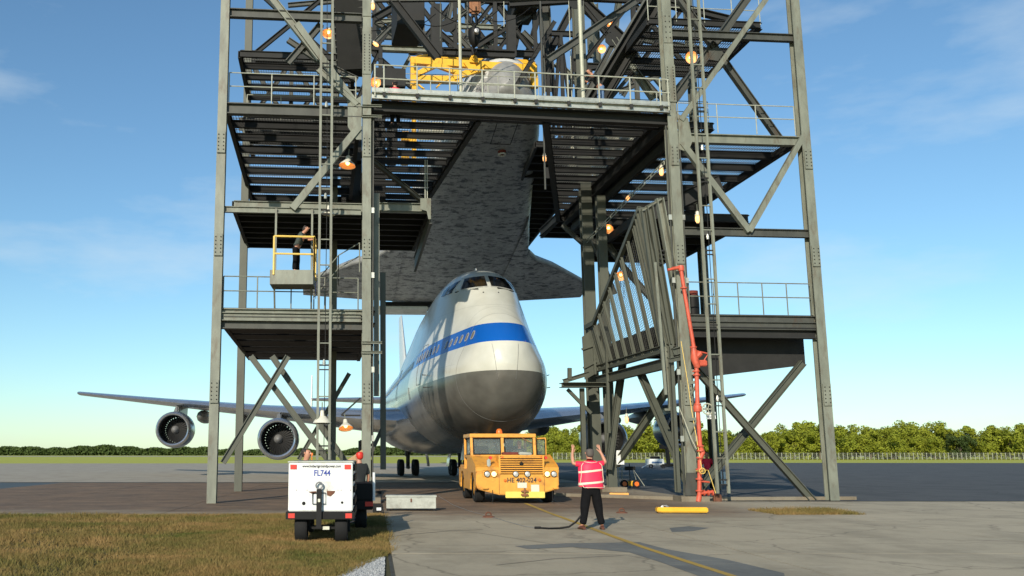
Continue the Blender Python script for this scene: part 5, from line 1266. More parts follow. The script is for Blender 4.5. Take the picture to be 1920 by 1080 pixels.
# ------------------------------------------------------------------ people
def skin(nodes, edges, sub=2):
    names = list(nodes); me = D.meshes.new('s'); me.from_pydata([nodes[k][0] for k in names], [(names.index(a), names.index(c)) for a, c in edges], [])
    o = D.objects.new('s', me); COL.objects.link(o); o.modifiers.new('k', 'SKIN'); sm = o.modifiers.new('d', 'SUBSURF'); sm.levels = sub
    for i, k in enumerate(names):
        r = nodes[k][1]; r = r if isinstance(r, tuple) else (r, r); me.skin_vertices[0].data[i].radius = r; me.skin_vertices[0].data[i].use_root = (i == 0)
    dg = bpy.context.evaluated_depsgraph_get(); m2 = D.meshes.new_from_object(o.evaluated_get(dg)); D.objects.remove(o)
    m2.polygons.foreach_set('use_smooth', [True]*len(m2.polygons)); return m2
def sk_part(name, nodes, edges, m, par, sub=2):
    me = skin(nodes, edges, sub); me.materials.clear(); me.materials.append(m); return link(name, me, par)
def person(label, loc, rotz, shirt, trous, hair, arms=None, lean=0.0, stance=.13, scale=1.0, legs=True, group=None, shoe=BLKP, bulk=1.0, twist=None):
    """faces local +y; arms: dict L/R -> (elbow, wrist, tip)"""
    r = thing('person', label, 'person', loc, rotz, group, local=True); r.scale = (scale,)*3
    ln = lean
    def T(x, y, z):                                # bend the trunk forward about the hips
        if z <= .95: return Vector((x, y, z))
        d = z-.95; return Vector((x, y+d*math.sin(ln), .95+d*math.cos(ln)-0*y))
    arms = arms or {}
    def arm(sd): 
        k = 'L' if sd < 0 else 'R'
        e, w, h = arms.get(k, ((sd*.27, .02, 1.17), (sd*.27, .10, .93), (sd*.26, .14, .78)))
        return [Vector(q) for q in (e, w, h)]
    N = {}; E = []
    N['pel'] = (T(0, 0, .98), (.15*bulk, .105*bulk)); N['wst'] = (T(0, .01, 1.12), (.145*bulk, .10*bulk)); N['chs'] = (T(0, 0, 1.33), (.155*bulk, .105*bulk)); N['nk0'] = (T(0, 0, 1.47), .085)
    N['nk'] = (T(0, .02, 1.545), .062); N['hd0'] = (T(0, .045, 1.615), (.078, .09)); N['hd1'] = (T(0, .035, 1.70), (.088, .106)); N['hd2'] = (T(0, .03, 1.765), (.07, .085))
    E += [('pel', 'wst'), ('wst', 'chs'), ('chs', 'nk0'), ('nk0', 'nk'), ('nk', 'hd0'), ('hd0', 'hd1'), ('hd1', 'hd2')]
    SH = {}; SE = []; SH['hem'] = (T(0, 0, .92), (.17*bulk, .125*bulk)); SH['pel'] = (T(0, 0, 1.0), (.168*bulk, .124*bulk)); SH['wst'] = (T(0, .01, 1.12), (.165*bulk, .118*bulk)); SH['chs'] = (T(0, 0, 1.33), (.175*bulk, .12*bulk)); SH['nk0'] = (T(0, 0, 1.46), .10); SH['col'] = (T(0, .015, 1.525), .066)
    SE = [('hem', 'pel'), ('pel', 'wst'), ('wst', 'chs'), ('chs', 'nk0'), ('nk0', 'col')]
    TR = {'pel': (Vector((0, 0, .95)), (.165*bulk, .12*bulk)), 'bel': (Vector((0, 0, 1.03)), (.15*bulk, .11*bulk))}; TE = [('pel', 'bel')]
    for sd, k in ((-1, 'L'), (1, 'R')):
        e, w, h = arm(sd); s0 = T(sd*.175, 0, 1.44)
        N['sh'+k] = (s0, .058); N['el'+k] = (e, .042); N['fa'+k] = (e.lerp(w, .4), .041); N['wr'+k] = (w, .026); pm = w.lerp(h, .45); N['pm'+k] = (pm, (.032, .018))
        E += [('chs', 'sh'+k), ('sh'+k, 'el'+k), ('el'+k, 'fa'+k), ('fa'+k, 'wr'+k), ('wr'+k, 'pm'+k)]
        d = (h-w).normalized(); side = Vector((1, 0, 0)) - d*d.x
        if side.length < .2: side = Vector((0, 1, 0))
        side.normalize(); ln_ = (h-w).length
        for f, (o_, lf) in enumerate(((-.027, .50), (-.009, .57), (.009, .54), (.026, .44))):
            b0 = w+d*ln_*.45+side*o_; N[f'f{f}a{k}'] = (b0+d*ln_*lf*.5+Vector((0, .006, 0)), .010); N[f'f{f}b{k}'] = (b0+d*ln_*lf+side*o_*.35+Vector((0, .018, 0)), .008)
            E += [('pm'+k, f'f{f}a{k}'), (f'f{f}a{k}', f'f{f}b{k}')]
        N['ta'+k] = (w+d*ln_*.32-side*sd*.045+Vector((0, .01, 0)), .013); N['tb'+k] = (w+d*ln_*.58-side*sd*.062+Vector((0, .02, 0)), .010); E += [('wr'+k, 'ta'+k), ('ta'+k, 'tb'+k)]
        SH['sh'+k] = (s0, .078); SH['sl'+k] = (s0.lerp(e, .62), .068); SH['sm'+k] = (s0.lerp(e, .80), .066); SE += [('chs', 'sh'+k), ('sh'+k, 'sl'+k), ('sl'+k, 'sm'+k)]
        if legs:
            hx = sd*.09; fx = sd*stance
            N['hp'+k] = (Vector((hx, 0, .90)), .09); N['kn'+k] = (Vector(((hx+fx)/2, .02, .49)), .058); N['cf'+k] = (Vector(((hx+fx)/2*1.1, -.005, .36)), .056); N['an'+k] = (Vector((fx, 0, .09)), .038); N['to'+k] = (Vector((fx+sd*.03, .16, .045)), .036)
            E += [('pel', 'hp'+k), ('hp'+k, 'kn'+k), ('kn'+k, 'cf'+k), ('cf'+k, 'an'+k), ('an'+k, 'to'+k)]
            TR['hp'+k] = (Vector((hx, 0, .84)), .105*bulk); TR['kn'+k] = (Vector(((hx+fx)/2, .02, .49)), .088*bulk); TR['cf'+k] = (Vector(((hx+fx)/2*1.1, 0, .3)), .083); TR['an'+k] = (Vector((fx, 0, .10)), .086)
            TE += [('pel', 'hp'+k), ('hp'+k, 'kn'+k), ('kn'+k, 'cf'+k), ('cf'+k, 'an'+k)]
            b = MB(); rows = []
            for t, wd, hh in ((-.10, .035, .07), (-.06, .048, .10), (.02, .05, .10), (.10, .052, .07), (.18, .045, .05), (.225, .02, .03)):
                rows.append([(fx+sd*.03*(t/.2)+wd*math.cos(a), t, max(.002, hh*(.5+.5*math.sin(a)))) for a in np.linspace(0, 2*PI, 13)[:-1]])
            b.grid(rows, closed=True); b.f += [tuple(range(12)), tuple(60+i for i in range(12))]; b.m += [0, 0]; b.build('shoe', shoe, r, smooth=True)
    sk_part('body', N, E, SKIN, r); sk_part('shirt', SH, SE, shirt, r)
    if legs: sk_part('trousers', TR, TE, trous, r)
    hp = [T(0, .02, 1.715), T(0, .015, 1.775)]
    sk_part('hair', {'z': (T(0, -.03, 1.585), (.068, .06)), 'a': (T(0, -.028, 1.65), (.092, .082)), 'b': (hp[0]-Vector((0, .025, 0)), (.106, .108)), 'c': (hp[1]-Vector((0, .0, 0)), (.092, .10))}, [('z', 'a'), ('a', 'b'), ('b', 'c')], hair, r)
    # face: nose, eyes, mouth, ears
    b = MB(); 
    def face(x, y, z): return T(x, .045+y, z)
    b.add([face(0, .088, 1.71), face(-.015, .083, 1.665), face(.015, .083, 1.665), face(0, .115, 1.668)], [(0, 1, 3), (0, 3, 2), (1, 2, 3)]); b.build('nose', SKIN, r)
    for sd in (-1, 1):
        MB().lathe([(0, -.012), (.012, 0), (0, .012)], 8, face(sd*.03, .078, 1.705)).build('eye', HAIR, r)
        MB().lathe([(0, -.03), (.016, -.02), (.018, .01), (0, .03)], 8, T(sd*.082, .03, 1.69)).build('ear', SKIN, r, smooth=True)
    MB().box(face(0, .086, 1.64), (.04, .006, .007)).build('mouth', RUSTR, r)
    return r
mp_ = G(1111, 993)
MAN = person('marshaller in coral vest and black trousers seen from behind, both hands raised', (mp_.x, mp_.y, 0), R(4), SHIRTR, TROU, HAIRG,
    {'L': ((-.385, .02, 1.45), (-.375, .10, 1.68), (-.33, .13, 1.88)), 'R': ((.365, .02, 1.47), (.30, .12, 1.70), (.235, .14, 1.88))}, stance=.225, scale=1.0, shoe=SHOE, bulk=1.25)
# vest: shell around the trunk
def vest():
    rows = []; N_ = 40
    for z, w, d, sag in ((.955, .285, .195, 1), (1.05, .278, .192, 1), (1.2, .268, .186, 0), (1.33, .272, .182, 0), (1.42, .262, .165, 0), (1.475, .205, .135, 0), (1.515, .12, .105, 0)):
        rows.append([(w*math.cos(a)*(1+.02*math.sin(5*a+z*9)), .005+d*math.sin(a)*(1+.03*math.sin(4*a-z*7)), z+(-.05*(1 if (math.cos(a) > -.55 and math.sin(a) < 0) else 0)+.012*math.sin(3*a))*sag*(1 if z < 1 else 0)) for a in np.linspace(0, 2*PI, N_+1)[:-1]])
    b = MB(); b.grid(rows, closed=True); v = b.build('vest', PINK, MAN, smooth=True, ang=180)
    def at_(a, z, lift=.008):
        zs = [.955, 1.05, 1.2, 1.33, 1.42, 1.475, 1.515]; w = np.interp(z, zs, [.285, .278, .268, .272, .262, .205, .12]); d = np.interp(z, zs, [.195, .192, .186, .182, .165, .135, .105])
        return (float(w*math.cos(a)*(1+.02*math.sin(5*a+z*9)))*(1+lift*4), .005+float(d*math.sin(a)*(1+.03*math.sin(4*a-z*7)))-(lift if math.sin(a) < 0 else -lift), z)
    for z, sl in ((1.03, .05), (1.29, .06)):
        rows = [[at_(a, z+sl*math.cos(a)*.5+dz) for a in np.linspace(PI*1.03, PI*1.97, 24)] for dz in (-.022, .022)]
        b = MB(); b.grid(rows); b.build('reflective_band', TAPE, v, smooth=True)
    for a0, z0, z1 in ((PI*1.17, .97, 1.47), (PI*1.86, 1.05, 1.47)):
        MB().tube([at_(a0+(z-1.2)*(.4 if a0 < 4 else .0), z, .012) for z in np.linspace(z0, z1, 9)], .007, 5).build('piping', TAPE, v)
    MB().tube([at_(a, .925 if PI*1.24 < a < PI*1.99 else .98, .01) for a in np.linspace(PI, 2*PI, 24)], .007, 5).build('piping', TAPE, v)
    MB().tube([at_(a, 1.505-.035*(1-abs(a-PI*1.5)/(.45*PI)), .012) for a in np.linspace(PI*1.08, PI*1.92, 14)], .007, 5).build('piping', TAPE, v)
vest()
p = P(1127, 186, .45); person('worker in dark shirt and blue jeans leaning over the upper walkway rail', (p.x, p.y, fz(9.5)+.1), R(105), DSHIRT, JEANS, HAIR,
    {'L': ((-.3, .45, 1.2), (-.2, .68, 1.25), (-.18, .75, 1.2)), 'R': ((.3, .42, 1.2), (.22, .66, 1.28), (.15, .74, 1.25))}, lean=.65)
p = P(741, 170, .5); person('person in bright red shirt at the left end of the upper walkway', (p.x, p.y, fz(1.0)-.9), R(20), SHIRTR, TROU, HAIR)
p = L(yu-.35, vy+.1, yz+.25); person('worker in grey green shirt leaning on the yellow balcony rail', p, R(-110), GSHIRT, TROU, HAIR,
    {'L': ((-.3, .35, 1.25), (-.2, .58, 1.22), (-.15, .68, 1.2)), 'R': ((.28, .38, 1.2), (.2, .6, 1.2), (.12, .68, 1.18))}, lean=.5)
q = Y_(573, 862, 22); person('man in sunglasses and dark shirt standing behind the white ground power cart', (q.x, 22.0, .0), R(-120), DSHIRT, TROU, HAIR)
q = Y_(674, 900, 23.8); person('person in black shirt and red cap beside the left column foot', (q.x, 23.8, -.03), R(30), DSHIRT, JEANS, RED, scale=.98)
q = Y_(1328, 900, 46); person('distant person in coral shirt behind the red standpipe', (q.x, 46, -.05), R(150), SHIRTR, TROU, HAIR)
q = TUG.matrix_world @ Vector((0, 0, 0)); person('driver with dark hair seated behind the tug windscreen', (TUG.location.x+.42, TY+2.15, .36), R(180), GSHIRT, TROU, HAIR, legs=False)

# ------------------------------------------------------------------ ground power cart
cl = G(600, 1010); CY0 = 18.9
CART = thing('ground_power_cart', 'white ground power cart lettered FL744 with black tow ring upright', 'cart', (Y_(601, 900, CY0).x, CY0, 0), 0, local=True)
MB().bbox(-.62, .62, 0, 2.6, .58, 1.50).build('housing', WHT, CART, bevel=.015)
b = MB(); b.bbox(-.64, .64, -.01, 2.62, 1.5, 1.53); b.build('lid', GALV, CART, bevel=.008)
b = MB(); b.bbox(-.66, .66, -.05, 2.65, .43, .575); b.build('chassis', BLKP, CART, bevel=.01)
for x in (-.61, .61):
    for z, dz in ((1.42, 0), (.5, 0)):
        if z < 1: xx = x*.9; 
        else: xx = x*.86
        o = MB().bbox(xx-.062, xx+.062, -.012-(.045 if z < 1 else 0), -(.045 if z < 1 else 0)-.001, z-.045, z+.045).build('reflector', RED, CART)
text('www.hobartgroundpower.com', CART, (.02, -.006, 1.435), .073, BLKL, sx=.82)
text('FL744', CART, (.03, -.006, 1.30), .155, BLUEL, sx=.85)
dbar = MB(); dbar.beam((-.02, -.10, .28), (-.02, -.07, 1.0), .10, .05); dbar = dbar.build('tow_bar', BLKP, CART)
pts = [(-.02+.062*math.sin(a), -.08, 1.07+.062*math.cos(a)) for a in np.linspace(0, 2*PI, 17)]; MB().tube(pts, .018, 6, False).build('tow_ring', HUB, dbar, smooth=True)
b = MB(); b.tube([(-.15, -.04, .93), (.10, -.04, .93), (.10, -.04, .72), (-.15, -.04, .72), (-.15, -.04, .93)], .009, 5, False); b.build('handle', BLKP, CART)
b = MB(); b.bbox(-.04, .005, -.14, -.128, .76, .82); b.build('sticker', LABELM, CART)
for pts in ([(-.24, .95), (-.08, .96), (-.08, .92), (-.14, .90), (-.20, .93)], [(.12, .965), (.29, .965), (.27, .92), (.20, .86), (.13, .88)]):
    b = MB(); b.plate([(x, -.004, z) for x, z in pts], (0, 1, 0), .004); b.build('rust_patch', RUST, CART)
for x, r in ((-.32, .035), (.42, .024)):
    MB().lathe([(0, -.01), (r, -.008), (r, 0)], 14, (x, -.0, .73 if r > .03 else .745), 'y').build('grommet', BLKP, CART)
for x in (-.46, -.26, .13, .34, .4, .58): MB().lathe([(0, -.008), (.009, -.006), (.009, 0)], 8, (x, 0, .98), 'y').build('bolt', RUST, CART)
b = MB()
for z in (1.4, 1.2, .98, .74): b.bbox(.622, .66, .3, 2.3, z-.06, z+.06)
b.build('side_vent', BLKP, CART)
for x in (-.38, .40):
    for y in (.35, 2.2):
        w = tire(MB(), (x, y, .26), .295, .24).build('wheel', BLK, CART, smooth=True)
        MB().lathe([(0, -.09), (.15, -.1), (.15, .1), (0, .09)], 14, (x, y, .26), 'x').build('rim', WHT, w)
b = MB(); b.beam((-.5, .35, .26), (.5, .35, .26), .07, .07); b.build('axle', BLKP, CART)
b = MB(); b.bbox(.05, .18, -.05, 0, .24, .30); b.build('wheel_chock', LABELM, CART)
# second dark trailer behind
C2 = thing('equipment_trailer', 'black equipment trailer with red reflectors behind the white cart', 'trailer', (Y_(668, 950, 22.2).x, 22.2, 0), 0, local=True)
MB().bbox(-.5, .38, 0, 2.2, .42, .62).build('bumper', BLKP, C2, bevel=.02)
MB().bbox(-.5, .38, .1, 2.2, .62, 1.0).build('housing', BLKP, C2, bevel=.03)
for x in (-.22, .29): MB().bbox(x-.09, x+.09, -.02, -.002, .50, .60).build('reflector', RED, C2)
MB().tube([(.40, .1, .62), (.40, .1, 1.25)], .03, 6).build('post', WHT, C2)
w = tire(MB(), (.1, .5, .27), .3, .26).build('wheel', BLK, C2, smooth=True); w = tire(MB(), (-.3, .5, .27), .3, .26).build('wheel', BLK, C2, smooth=True)
MB().bbox(-.55, -.35, .2, .35, .62, 1.5).build('side_panel', WHT, C2)
b = MB(); p = Y_(655, 863, 24.5); q = Y_(683, 846, 24.5); b.plate([Y_(652, 862, 24.5), Y_(664, 867, 24.5), Y_(682, 854, 24.5), Y_(679, 843, 24.5)], (0, 1, 0), .02); tag(b.build('cardboard_sheet', CARD), 'brown cardboard sheet held up beside the left column', 'cardboard')
# step blocks near the column foot
o = MB().bbox(-.35, .35, -.2, .2, 0, .1).build('rubber_mat', BLK); o.location = G(700, 925); tag(o, 'black rubber block lying right of the left column foot', 'block')
cn = G(708, 962); o = thing('small_case', 'small dark case with white label at the grass corner', 'case', (cn.x, cn.y, 0), 0, local=True)
MB().bbox(-.14, .14, -.12, .12, 0, .26).build('body', BLKP, o, bevel=.02); MB().bbox(-.03, .1, -.125, -.121, .08, .16).build('label', WHT, o)
# silver box
bp = G(771, 958); SB = thing('storage_box', 'long low galvanised storage box standing on the bay floor', 'box', (bp.x, bp.y, 0), R(-2), local=True)
MB().bbox(-.735, .735, 0, .55, .07, .40).build('body', GALV, SB, bevel=.01); MB().bbox(-.76, .76, -.02, .58, .40, .45).build('lid', GALV, SB, bevel=.01)
for x in (-.68, .68):
    for y in (.04, .5): MB().bbox(x-.05, x+.05, y-.04, y+.04, 0, .07).build('foot', BLKP, SB)
MB().bbox(-.02, .02, -.03, 0, .26, .36).build('hasp', RUST, SB)
# yellow bar with chain
bp = G(1280, 963); YB = thing('spreader_bar', 'yellow steel bar lying on the concrete with a coil of cable', 'bar', (bp.x, bp.y, 0), R(-4), local=True)
MB().bbox(-.70, .72, 0, .28, .03, .17).build('bar', YEL, YB, bevel=.025)
for x in (-.6, .6): MB().bbox(x-.06, x+.06, .02, .26, 0, .03).build('foot', BLKP, YB)
for k in range(3): MB().tube([(-.5+.03*k+.09*math.cos(a), .05+.02*k, .14+.08*math.sin(a)) for a in np.linspace(0, 2*PI, 14)], .013, 5, False).build('cable_loop', HUB, YB, smooth=True)
bp = G(1161, 931); o = thing('wheel_chock', 'orange wheel chock lying by the rear column footing', 'chock', (bp.x, bp.y, 0), R(-6), local=True)
MB().prism([(-.09, 0), (.09, 0), (.05, .14), (-.05, .14)], (-.36, .1, 0), (.38, .1, 0), (0, 0, 1)).build('block', TUGY, o, bevel=.01); MB().tube([(-.36, .1, .1), (-.5, 0, .03), (-.55, -.1, .02)], .012, 5).build('rope', HUB, o)
for px, py, lab in ((916, 970, 'rusty tie down ring on the concrete left of the yellow line'), (1166, 962, 'rusty tie down ring on the concrete right of the marshaller')):
    g_ = G(px, py); o = thing('tie_down', lab, 'tie down ring', g_, group='tie down rings set in the concrete')
    MB().lathe([(.17, 0), (.15, .03), (.05, .05), (0, .055)], 14, g_).build('base', RUST, o); MB().tube([g_+Vector((.07*math.cos(a), 0, .06+.07*math.sin(a))) for a in np.linspace(-.3, PI+.3, 10)], .02, 6).build('ring', RUST, o)
# hose
hp = [G(x, y, .02) for x, y in ((1096, 964), (1080, 976), (1062, 986), (1048, 990.5), (1030, 991), (1014, 990))]; hp[0].z = .55; hp[1].z = .2
hp = [mp_+Vector((-.10, -.05, .52)), mp_+Vector((-.20, -.03, .36)), mp_+Vector((-.36, 0, .17)), mp_+Vector((-.52, .02, .06))]+hp[3:]
HS = MB().tube(hp, .022, 8).build('hose', BLKP, smooth=True); tag(HS, 'black hose curving along the concrete from the marshaller', 'hose')
MB().tube([hp[-1], hp[-1]+Vector((-.14, .0, 0))], .035, 8).build('coupling', BLKP, HS)
MB().tube([G(*q, .012) for q in ((1008, 990), (985, 987), (955, 979), (925, 970), (880, 958), (850, 947), (832, 936), (822, 930))], .006, 5).build('thin_cable', HUB, HS)
# hydraulic dolly and stand
bp = G(1180, 915); DL = thing('maintenance_cart', 'small yellow and orange wheeled cart with tubular frame behind the marshaller', 'cart', (bp.x, bp.y, 0), 0, local=True)
MB().bbox(-.1, .42, 0, .5, .1, .34).build('tank', YEL, DL, bevel=.05)
for x in (-.25, .35): 
    w = tire(MB(), (x, -.05, .2), .2, .1, 'y').build('wheel', BLK, DL, smooth=True); MB().lathe([(0, -.06), (.11, -.06), (.11, .06), (0, .06)], 14, (x, -.05, .2), 'y').build('hub', ORANGE, w)
MB().tube([(-.5, 0, .1), (-.5, 0, 1.05), (-.3, 0, 1.15), (-.28, .3, .1)], .02, 6).build('frame', RAIL, DL); MB().tube([(.45, 0, .05), (.2, 0, .95), (.75, 0, .1)], .02, 6).build('frame', RAIL, DL)
MB().box((.1, .1, .95), (.5, .25, .18)).build('control_box', BLKP, DL, bevel=.02); MB().tube([(.05, 0, 0), (.05, 0, 1.2)], .02, 6).build('post', BLKP, DL)
# far gear on the asphalt
bp = G(1233, 878); o = thing('generator', 'small white and blue generator standing far out on the asphalt', 'generator', (bp.x, bp.y, 0), .2, local=True)
MB().bbox(-1.0, .9, 0, 1, .35, 1.05).build('housing', WHT, o, bevel=.08); MB().bbox(-.7, .6, -.03, 0, .55, .75).build('stripe', JEANS, o); MB().bbox(-.5, .5, .2, .8, 1.05, 1.35).build('exhaust_box', BLKP, o, bevel=.05)
for x in (-.8, .7): tire(MB(), (x, 0, .25), .25, .15, 'y').build('wheel', BLK, o)
MB().tube([(-1, .2, .5), (-1.9, .1, .05)], .05, 6).build('drawbar', WHT, o)
bp = G(1256, 876); o = thing('floodlight', 'dark portable floodlight leaning over beside the far generator', 'floodlight', (bp.x, bp.y, 0), .2, local=True)
MB().bbox(-.9, .5, 0, .8, .05, .4).build('base', BLKP, o, bevel=.05); MB().beam((0, .3, .3), (-.1, .3, 2.5), .5, .3).build('mast', BLKP, o); MB().box((-.5, .3, 2.5), (1.1, .5, .6)).build('lamp_head', BLKP, o, bevel=.06)
# white boards at right
for i in range(5):
    bp = G(1339+i*7, 908); b = MB(); b.bbox(-.06, .06, 0, .05, 0, .78-.04*i); o = b.build('board', WHT); o.location = bp; tag(o, ['white board leaning behind the right ladder, leftmost of five', 'second white board from the left behind the right ladder', 'middle white board of the five behind the right ladder', 'fourth white board behind the right ladder', 'rightmost of five white boards behind the right ladder'][i], 'board', 'white boards behind the right ladder')
# ------------------------------------------------------------------ red standpipe
PR = P(1309, 936, -.5); SPp = thing('fire_standpipe', 'tall red fire standpipe with valves in front of the right tower', 'standpipe', (PR.x, PR.y, 0))
def pp_(x, y, v=-.5): return P(x, y, v)
def seg(name, pts, r, m=PIPE): return MB().tube(pts, r*.66, 14).build(name, m, SPp, smooth=True)
segs = [((1277, 506), (1283, 545)), ((1283, 545), (1301, 652)), ((1306, 690), (1308, 765)), ((1308, 765), (1313, 838)), ((1312, 862), (1311, 935))]
for (a_, b_) in segs: seg('pipe', [pp_(*a_), pp_(*b_)], .105 if a_[1] < 600 else .115)
seg('pipe', [pp_(1313, 838), pp_(1318, 848), pp_(1312, 862)], .125); seg('nozzle', [pp_(1252, 506), pp_(1262, 504)], .075); seg('nozzle', [pp_(1260, 504), pp_(1278, 501)], .10)
MB().lathe([(.0, -.11), (.10, -.1), (.12, 0), (.10, .1), (0, .11)], 14, pp_(1277, 503)).build('elbow', PIPE, SPp, smooth=True)
b = MB(); b.tube([pp_(1300, 650), pp_(1302, 672), pp_(1308, 690)], [.09, .145, .1], 12); b.tube([pp_(1303, 672), pp_(1313, 662)], .11, 10); b.build('valve_body', PIPE, SPp, smooth=True)
boxpx(SPp, 'valve_cap', 1311, 675, 1326, 686, -.6, .3, PIPE); MB().tube([pp_(1305, 658), pp_(1328, 663), pp_(1320, 676)], .03, 6).build('lever', PIPE, SPp)
for x, y in ((1282, 540), (1300, 651), (1305, 696), (1306, 703), (1308, 758), (1309, 771), (1313, 836), (1313, 845), (1312, 858), (1311, 880), (1311, 898), (1311, 920)):
    c = pp_(x, y); MB().lathe([(0, -.025), (.125, -.025), (.125, .025), (0, .025)], 16, c).build('flange', PIPE, SPp)
MB().lathe([(0, -.14), (.14, -.11), (.155, 0), (.14, .11), (0, .14)], 14, pp_(1308, 766)).build('valve_body', PIPE, SPp, smooth=True)
def wheelh(px, py, r, m):
    c = pp_(px, py, -.85); b = MB(); b.tube([c+Vector((r*math.cos(a), 0, r*math.sin(a))) for a in np.linspace(0, 2*PI, 21)], r*.13, 6, False)
    for k in range(5): b.tube([c, c+Vector((r*math.cos(k*2*PI/5), 0, r*math.sin(k*2*PI/5)))], r*.08, 5)
    b.tube([c, pp_(px-12, py, -.5)], r*.15, 6); b.build('hand_wheel', m, SPp, smooth=True)
wheelh(1327, 767, .19, CREAM); wheelh(1317, 883, .10, YRAIL)
seg('branch_pipe', [pp_(1311, 902), pp_(1330, 904)], .05); seg('branch_pipe', [pp_(1311, 925), pp_(1338, 922)], .085)
for x in (1320, 1328, 1336): MB().lathe([(0, -.025), (.1, -.025), (.1, .025), (0, .025)], 12, pp_(x, 924), 'x').build('flange', PIPE, SPp)
MB().box(pp_(1345, 936, -.5), (.28, .2, .35)).build('end_valve', RUST, SPp, bevel=.04)
seg('pipe_foot', [pp_(1311, 930), Vector((PR.x, PR.y, 0))], .14, PIPE)
for y in (716, 785):
    a_ = P(1292, y+2, -.25); b = MB(); b.beam(a_, P(1308, y, -.5), .06, .1); b.beam(P(1292, y+34, -.2), P(1306, y+4, -.5), .05, .06); b.build('pipe_bracket', STEEL, SPp)
tag(MB().tube([P(1277, 640, -.3), P(1290, 720, -.3), P(1297, 770, -.35), P(1316, 880, -.6), P(1328, 882, -.9), P(1342, 925, -.9)], .014, 5).build('yellow_rope', YRAIL), 'thin yellow rope looped down the red standpipe', 'rope')
tag(MB().tube([P(1273, 763, -.7), P(1284, 790, -.7), P(1296, 822, -.7), P(1306, 842, -.7)], .018, 5).build('hanging_cable', CREAM), 'pale cable slanting across the right front column', 'cable')
boxpx(SPp, 'sign_plate', 1325, 772, 1342, 786, -.3, .03, WHT)
p = P(1298, 560, .9); o = thing('drum', 'black drum with dark red lid standing on the right lower deck', 'drum', (p.x, p.y, 6.8), 0, local=True)
MB().lathe([(0, 0), (.24, 0), (.25, .4), (.24, .8), (0, .8)], 16).build('body', BLKP, o, smooth=True); MB().lathe([(.22, .8), (.22, .98), (.0, 1.02)], 16).build('lid', RUSTR, o)

# ------------------------------------------------------------------ fence and trees
FN = thing('fence', 'long grey post and wire fence before the bright trees', 'fence', (102, 270, 0), 0, local=True)
FY = 270.0
for i in range(118):
    x = -52+i*1.22; MB().box((x, 0, .9), (.11, .11, 1.9)).build('post', RAIL, FN)
b = MB()
for z in (.3, .6, .9, 1.2, 1.5, 1.75): b.beam((-52, .06, z), (91, .06, z), .03, .03)
b.build('wire', RAIL, FN, kind='stuff')
def crown_mesh(name, n, h, r, leaf, m, seed):
    g = np.random.default_rng(seed); nb = 26; c = np.stack([g.normal(0, r*.42, nb), g.normal(0, r*.42, nb), g.uniform(.18*h, .88*h, nb)], 1); rad = g.uniform(.16, .36, nb)*r*(1.25-c[:, 2]/h*.5)
    idx = g.integers(0, nb, n); d = g.normal(0, 1, (n, 3)); d /= np.linalg.norm(d, axis=1)[:, None]
    p = c[idx]+d*(rad[idx]*g.uniform(.55, 1.12, n))[:, None]; p[:, 2] = np.clip(p[:, 2], .05, None)
    a = g.normal(0, 1, (n, 3)); a -= d*np.sum(a*d, 1)[:, None]*.6; a /= np.linalg.norm(a, axis=1)[:, None]; b_ = np.cross(d+g.normal(0, .5, (n, 3)), a); b_ /= np.linalg.norm(b_, axis=1)[:, None]
    s = leaf*g.uniform(.5, 1.2, n)[:, None]; v = np.stack([p-a*s, p-b_*s*.5, p+a*s, p+b_*s*.5], 1).reshape(-1, 3)
    me = D.meshes.new(name); me.vertices.add(n*4); me.vertices.foreach_set('co', v.reshape(-1)); me.loops.add(n*4); me.loops.foreach_set('vertex_index', np.arange(n*4, dtype=np.int32)); me.polygons.add(n)
    me.polygons.foreach_set('loop_start', np.arange(0, n*4, 4, dtype=np.int32)); me.update(calc_edges=True); me.materials.append(m); return me
CRS = [crown_mesh('crown', 5200, 7.5, 4.6, .30, LEAF, k) for k in range(4)]+[crown_mesh('crown', 3200, 7.5, 3.6, .28, LEAFD, 9)]
tb_ = MB(); tb_.tube([(0, 0, 0), (.1, 0, 2), (-.1, .1, 4.4)], [.22, .16, .06], 7)
for k in range(5): a = k*1.3; tb_.tube([(0, 0, 1.4+.4*k), (1.2*math.cos(a), 1.2*math.sin(a), 3+.4*k)], [.09, .03], 5)
TRM = tb_.mesh('trunk', BARK)
words = ['behind the fence just right of the tug', 'behind the fence left of the marshaller', 'seen between the rear columns', 'under the inboard engine', 'left of the outboard engine', 'under the outboard engine', 'right of the standpipe']
k = 0
hts = {0: .82, 1: .72, 2: .74, 3: .76, 4: .8}
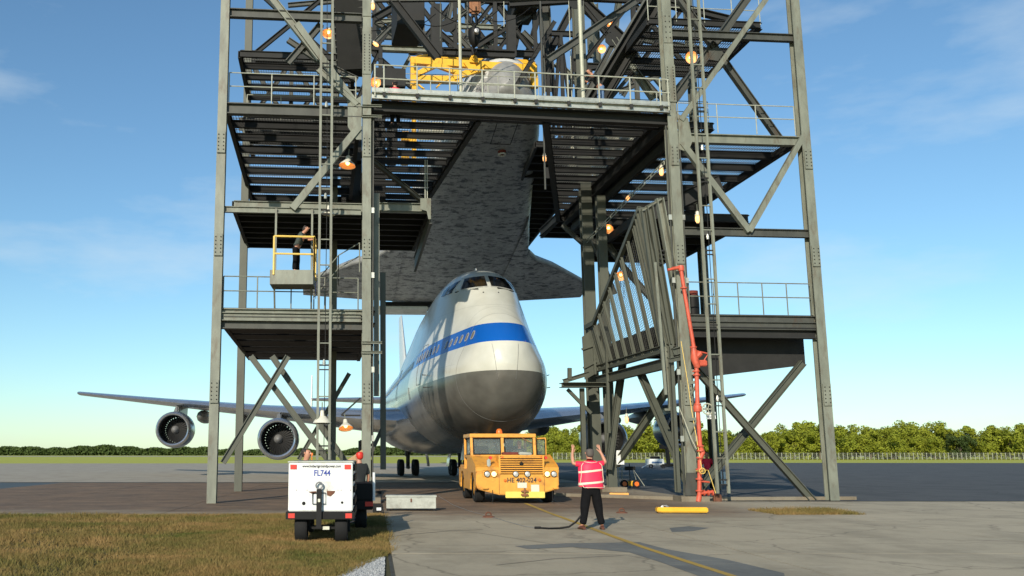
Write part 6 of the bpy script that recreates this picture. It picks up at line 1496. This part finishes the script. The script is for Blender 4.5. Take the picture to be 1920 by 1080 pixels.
for row in range(3):
    x = 32.0+row*2.2
    while x < 178:
        px = CX+x/(206+row*7)*F/1.0
        hh = .70 if px < 1120 else (.95 if px < 1260 else .80)
        if px > 1420: hh = .8
        hh *= random.choice((.72, .85, .95, 1.0, 1.08, 1.25))*random.uniform(.93, 1.07)*(1+row*.05)
        me = CRS[4] if random.random() < .14 else CRS[random.randrange(4)]
        o = thing('tree', '', 'tree', (x*1.34, 279+row*9, 0), random.uniform(0, 6.28), 'bright green trees behind the fence', local=True); hh *= 1.33; o.scale = (hh*1.08, hh*1.08, hh)
        link('trunk', TRM, o); link('crown', me, o)
        o['label'] = ('dull green' if me is CRS[4] else 'sunlit yellow green') + ' bushy tree ' + (['directly behind the fence', 'in the middle row behind the fence', 'in the back row behind the fence'][row])
        x += random.uniform(4.2, 6.2); k += 1
def woods(name, x0, x1, y, n, hmax, label):
    g = np.random.default_rng(3); x = g.uniform(x0, x1, n); hh = hmax*(.72+.16*np.sin(x*.021)+.12*np.sin(x*.083+1)+.10*np.sin(x*.31)); z = hh*g.random(n)**.6; yy = y+g.uniform(-8, 14, n)
    a = g.uniform(0, PI, n); s = g.uniform(.5, 1.5, n); t = g.uniform(-.6, .6, n)
    v = np.empty((n, 4, 3)); ca, sa = np.cos(a), np.sin(a)
    for i, (u_, w_) in enumerate(((-1, 0), (0, -.7), (1, 0), (0, .7))):
        v[:, i, 0] = x+u_*s*ca; v[:, i, 1] = yy+u_*s*sa+w_*s*t; v[:, i, 2] = np.maximum(z+w_*s, 0)
    me = D.meshes.new(name); me.vertices.add(n*4); me.vertices.foreach_set('co', v.reshape(-1)); me.loops.add(n*4); me.loops.foreach_set('vertex_index', np.arange(n*4, dtype=np.int32)); me.polygons.add(n)
    me.polygons.foreach_set('loop_start', np.arange(0, n*4, 4, dtype=np.int32)); me.update(calc_edges=True); me.materials.append(LEAFD); o = link(name, me); o['kind'] = 'stuff'; o['label'] = label
woods('woodland', -420, 200, 790, 90000, 7.5, 'low dark green line of distant woods beyond the airfield')
woods('woodland', 150, 700, 800, 30000, 7.5, 'low dark green line of distant woods far to the right')
# orange windsock-like frame marker far left
p = Y_(581, 852, 160); o = thing('runway_marker', 'small far orange frame marker above the cart at left', 'marker', (p.x, 160, 0), 0, local=True)
MB().bbox(-.5, .5, -.1, .1, 1.35, 1.75).build('panel', ORANGE, o)
for x in (-.35, .35): MB().tube([(x, 0, 0), (x*.9, 0, 1.5)], .07, 5).build('leg', ORANGE, o)
# the first copies of the lamps stay where they were put; tidy
for m in D.meshes:
    if m.users == 0: D.meshes.remove(m)
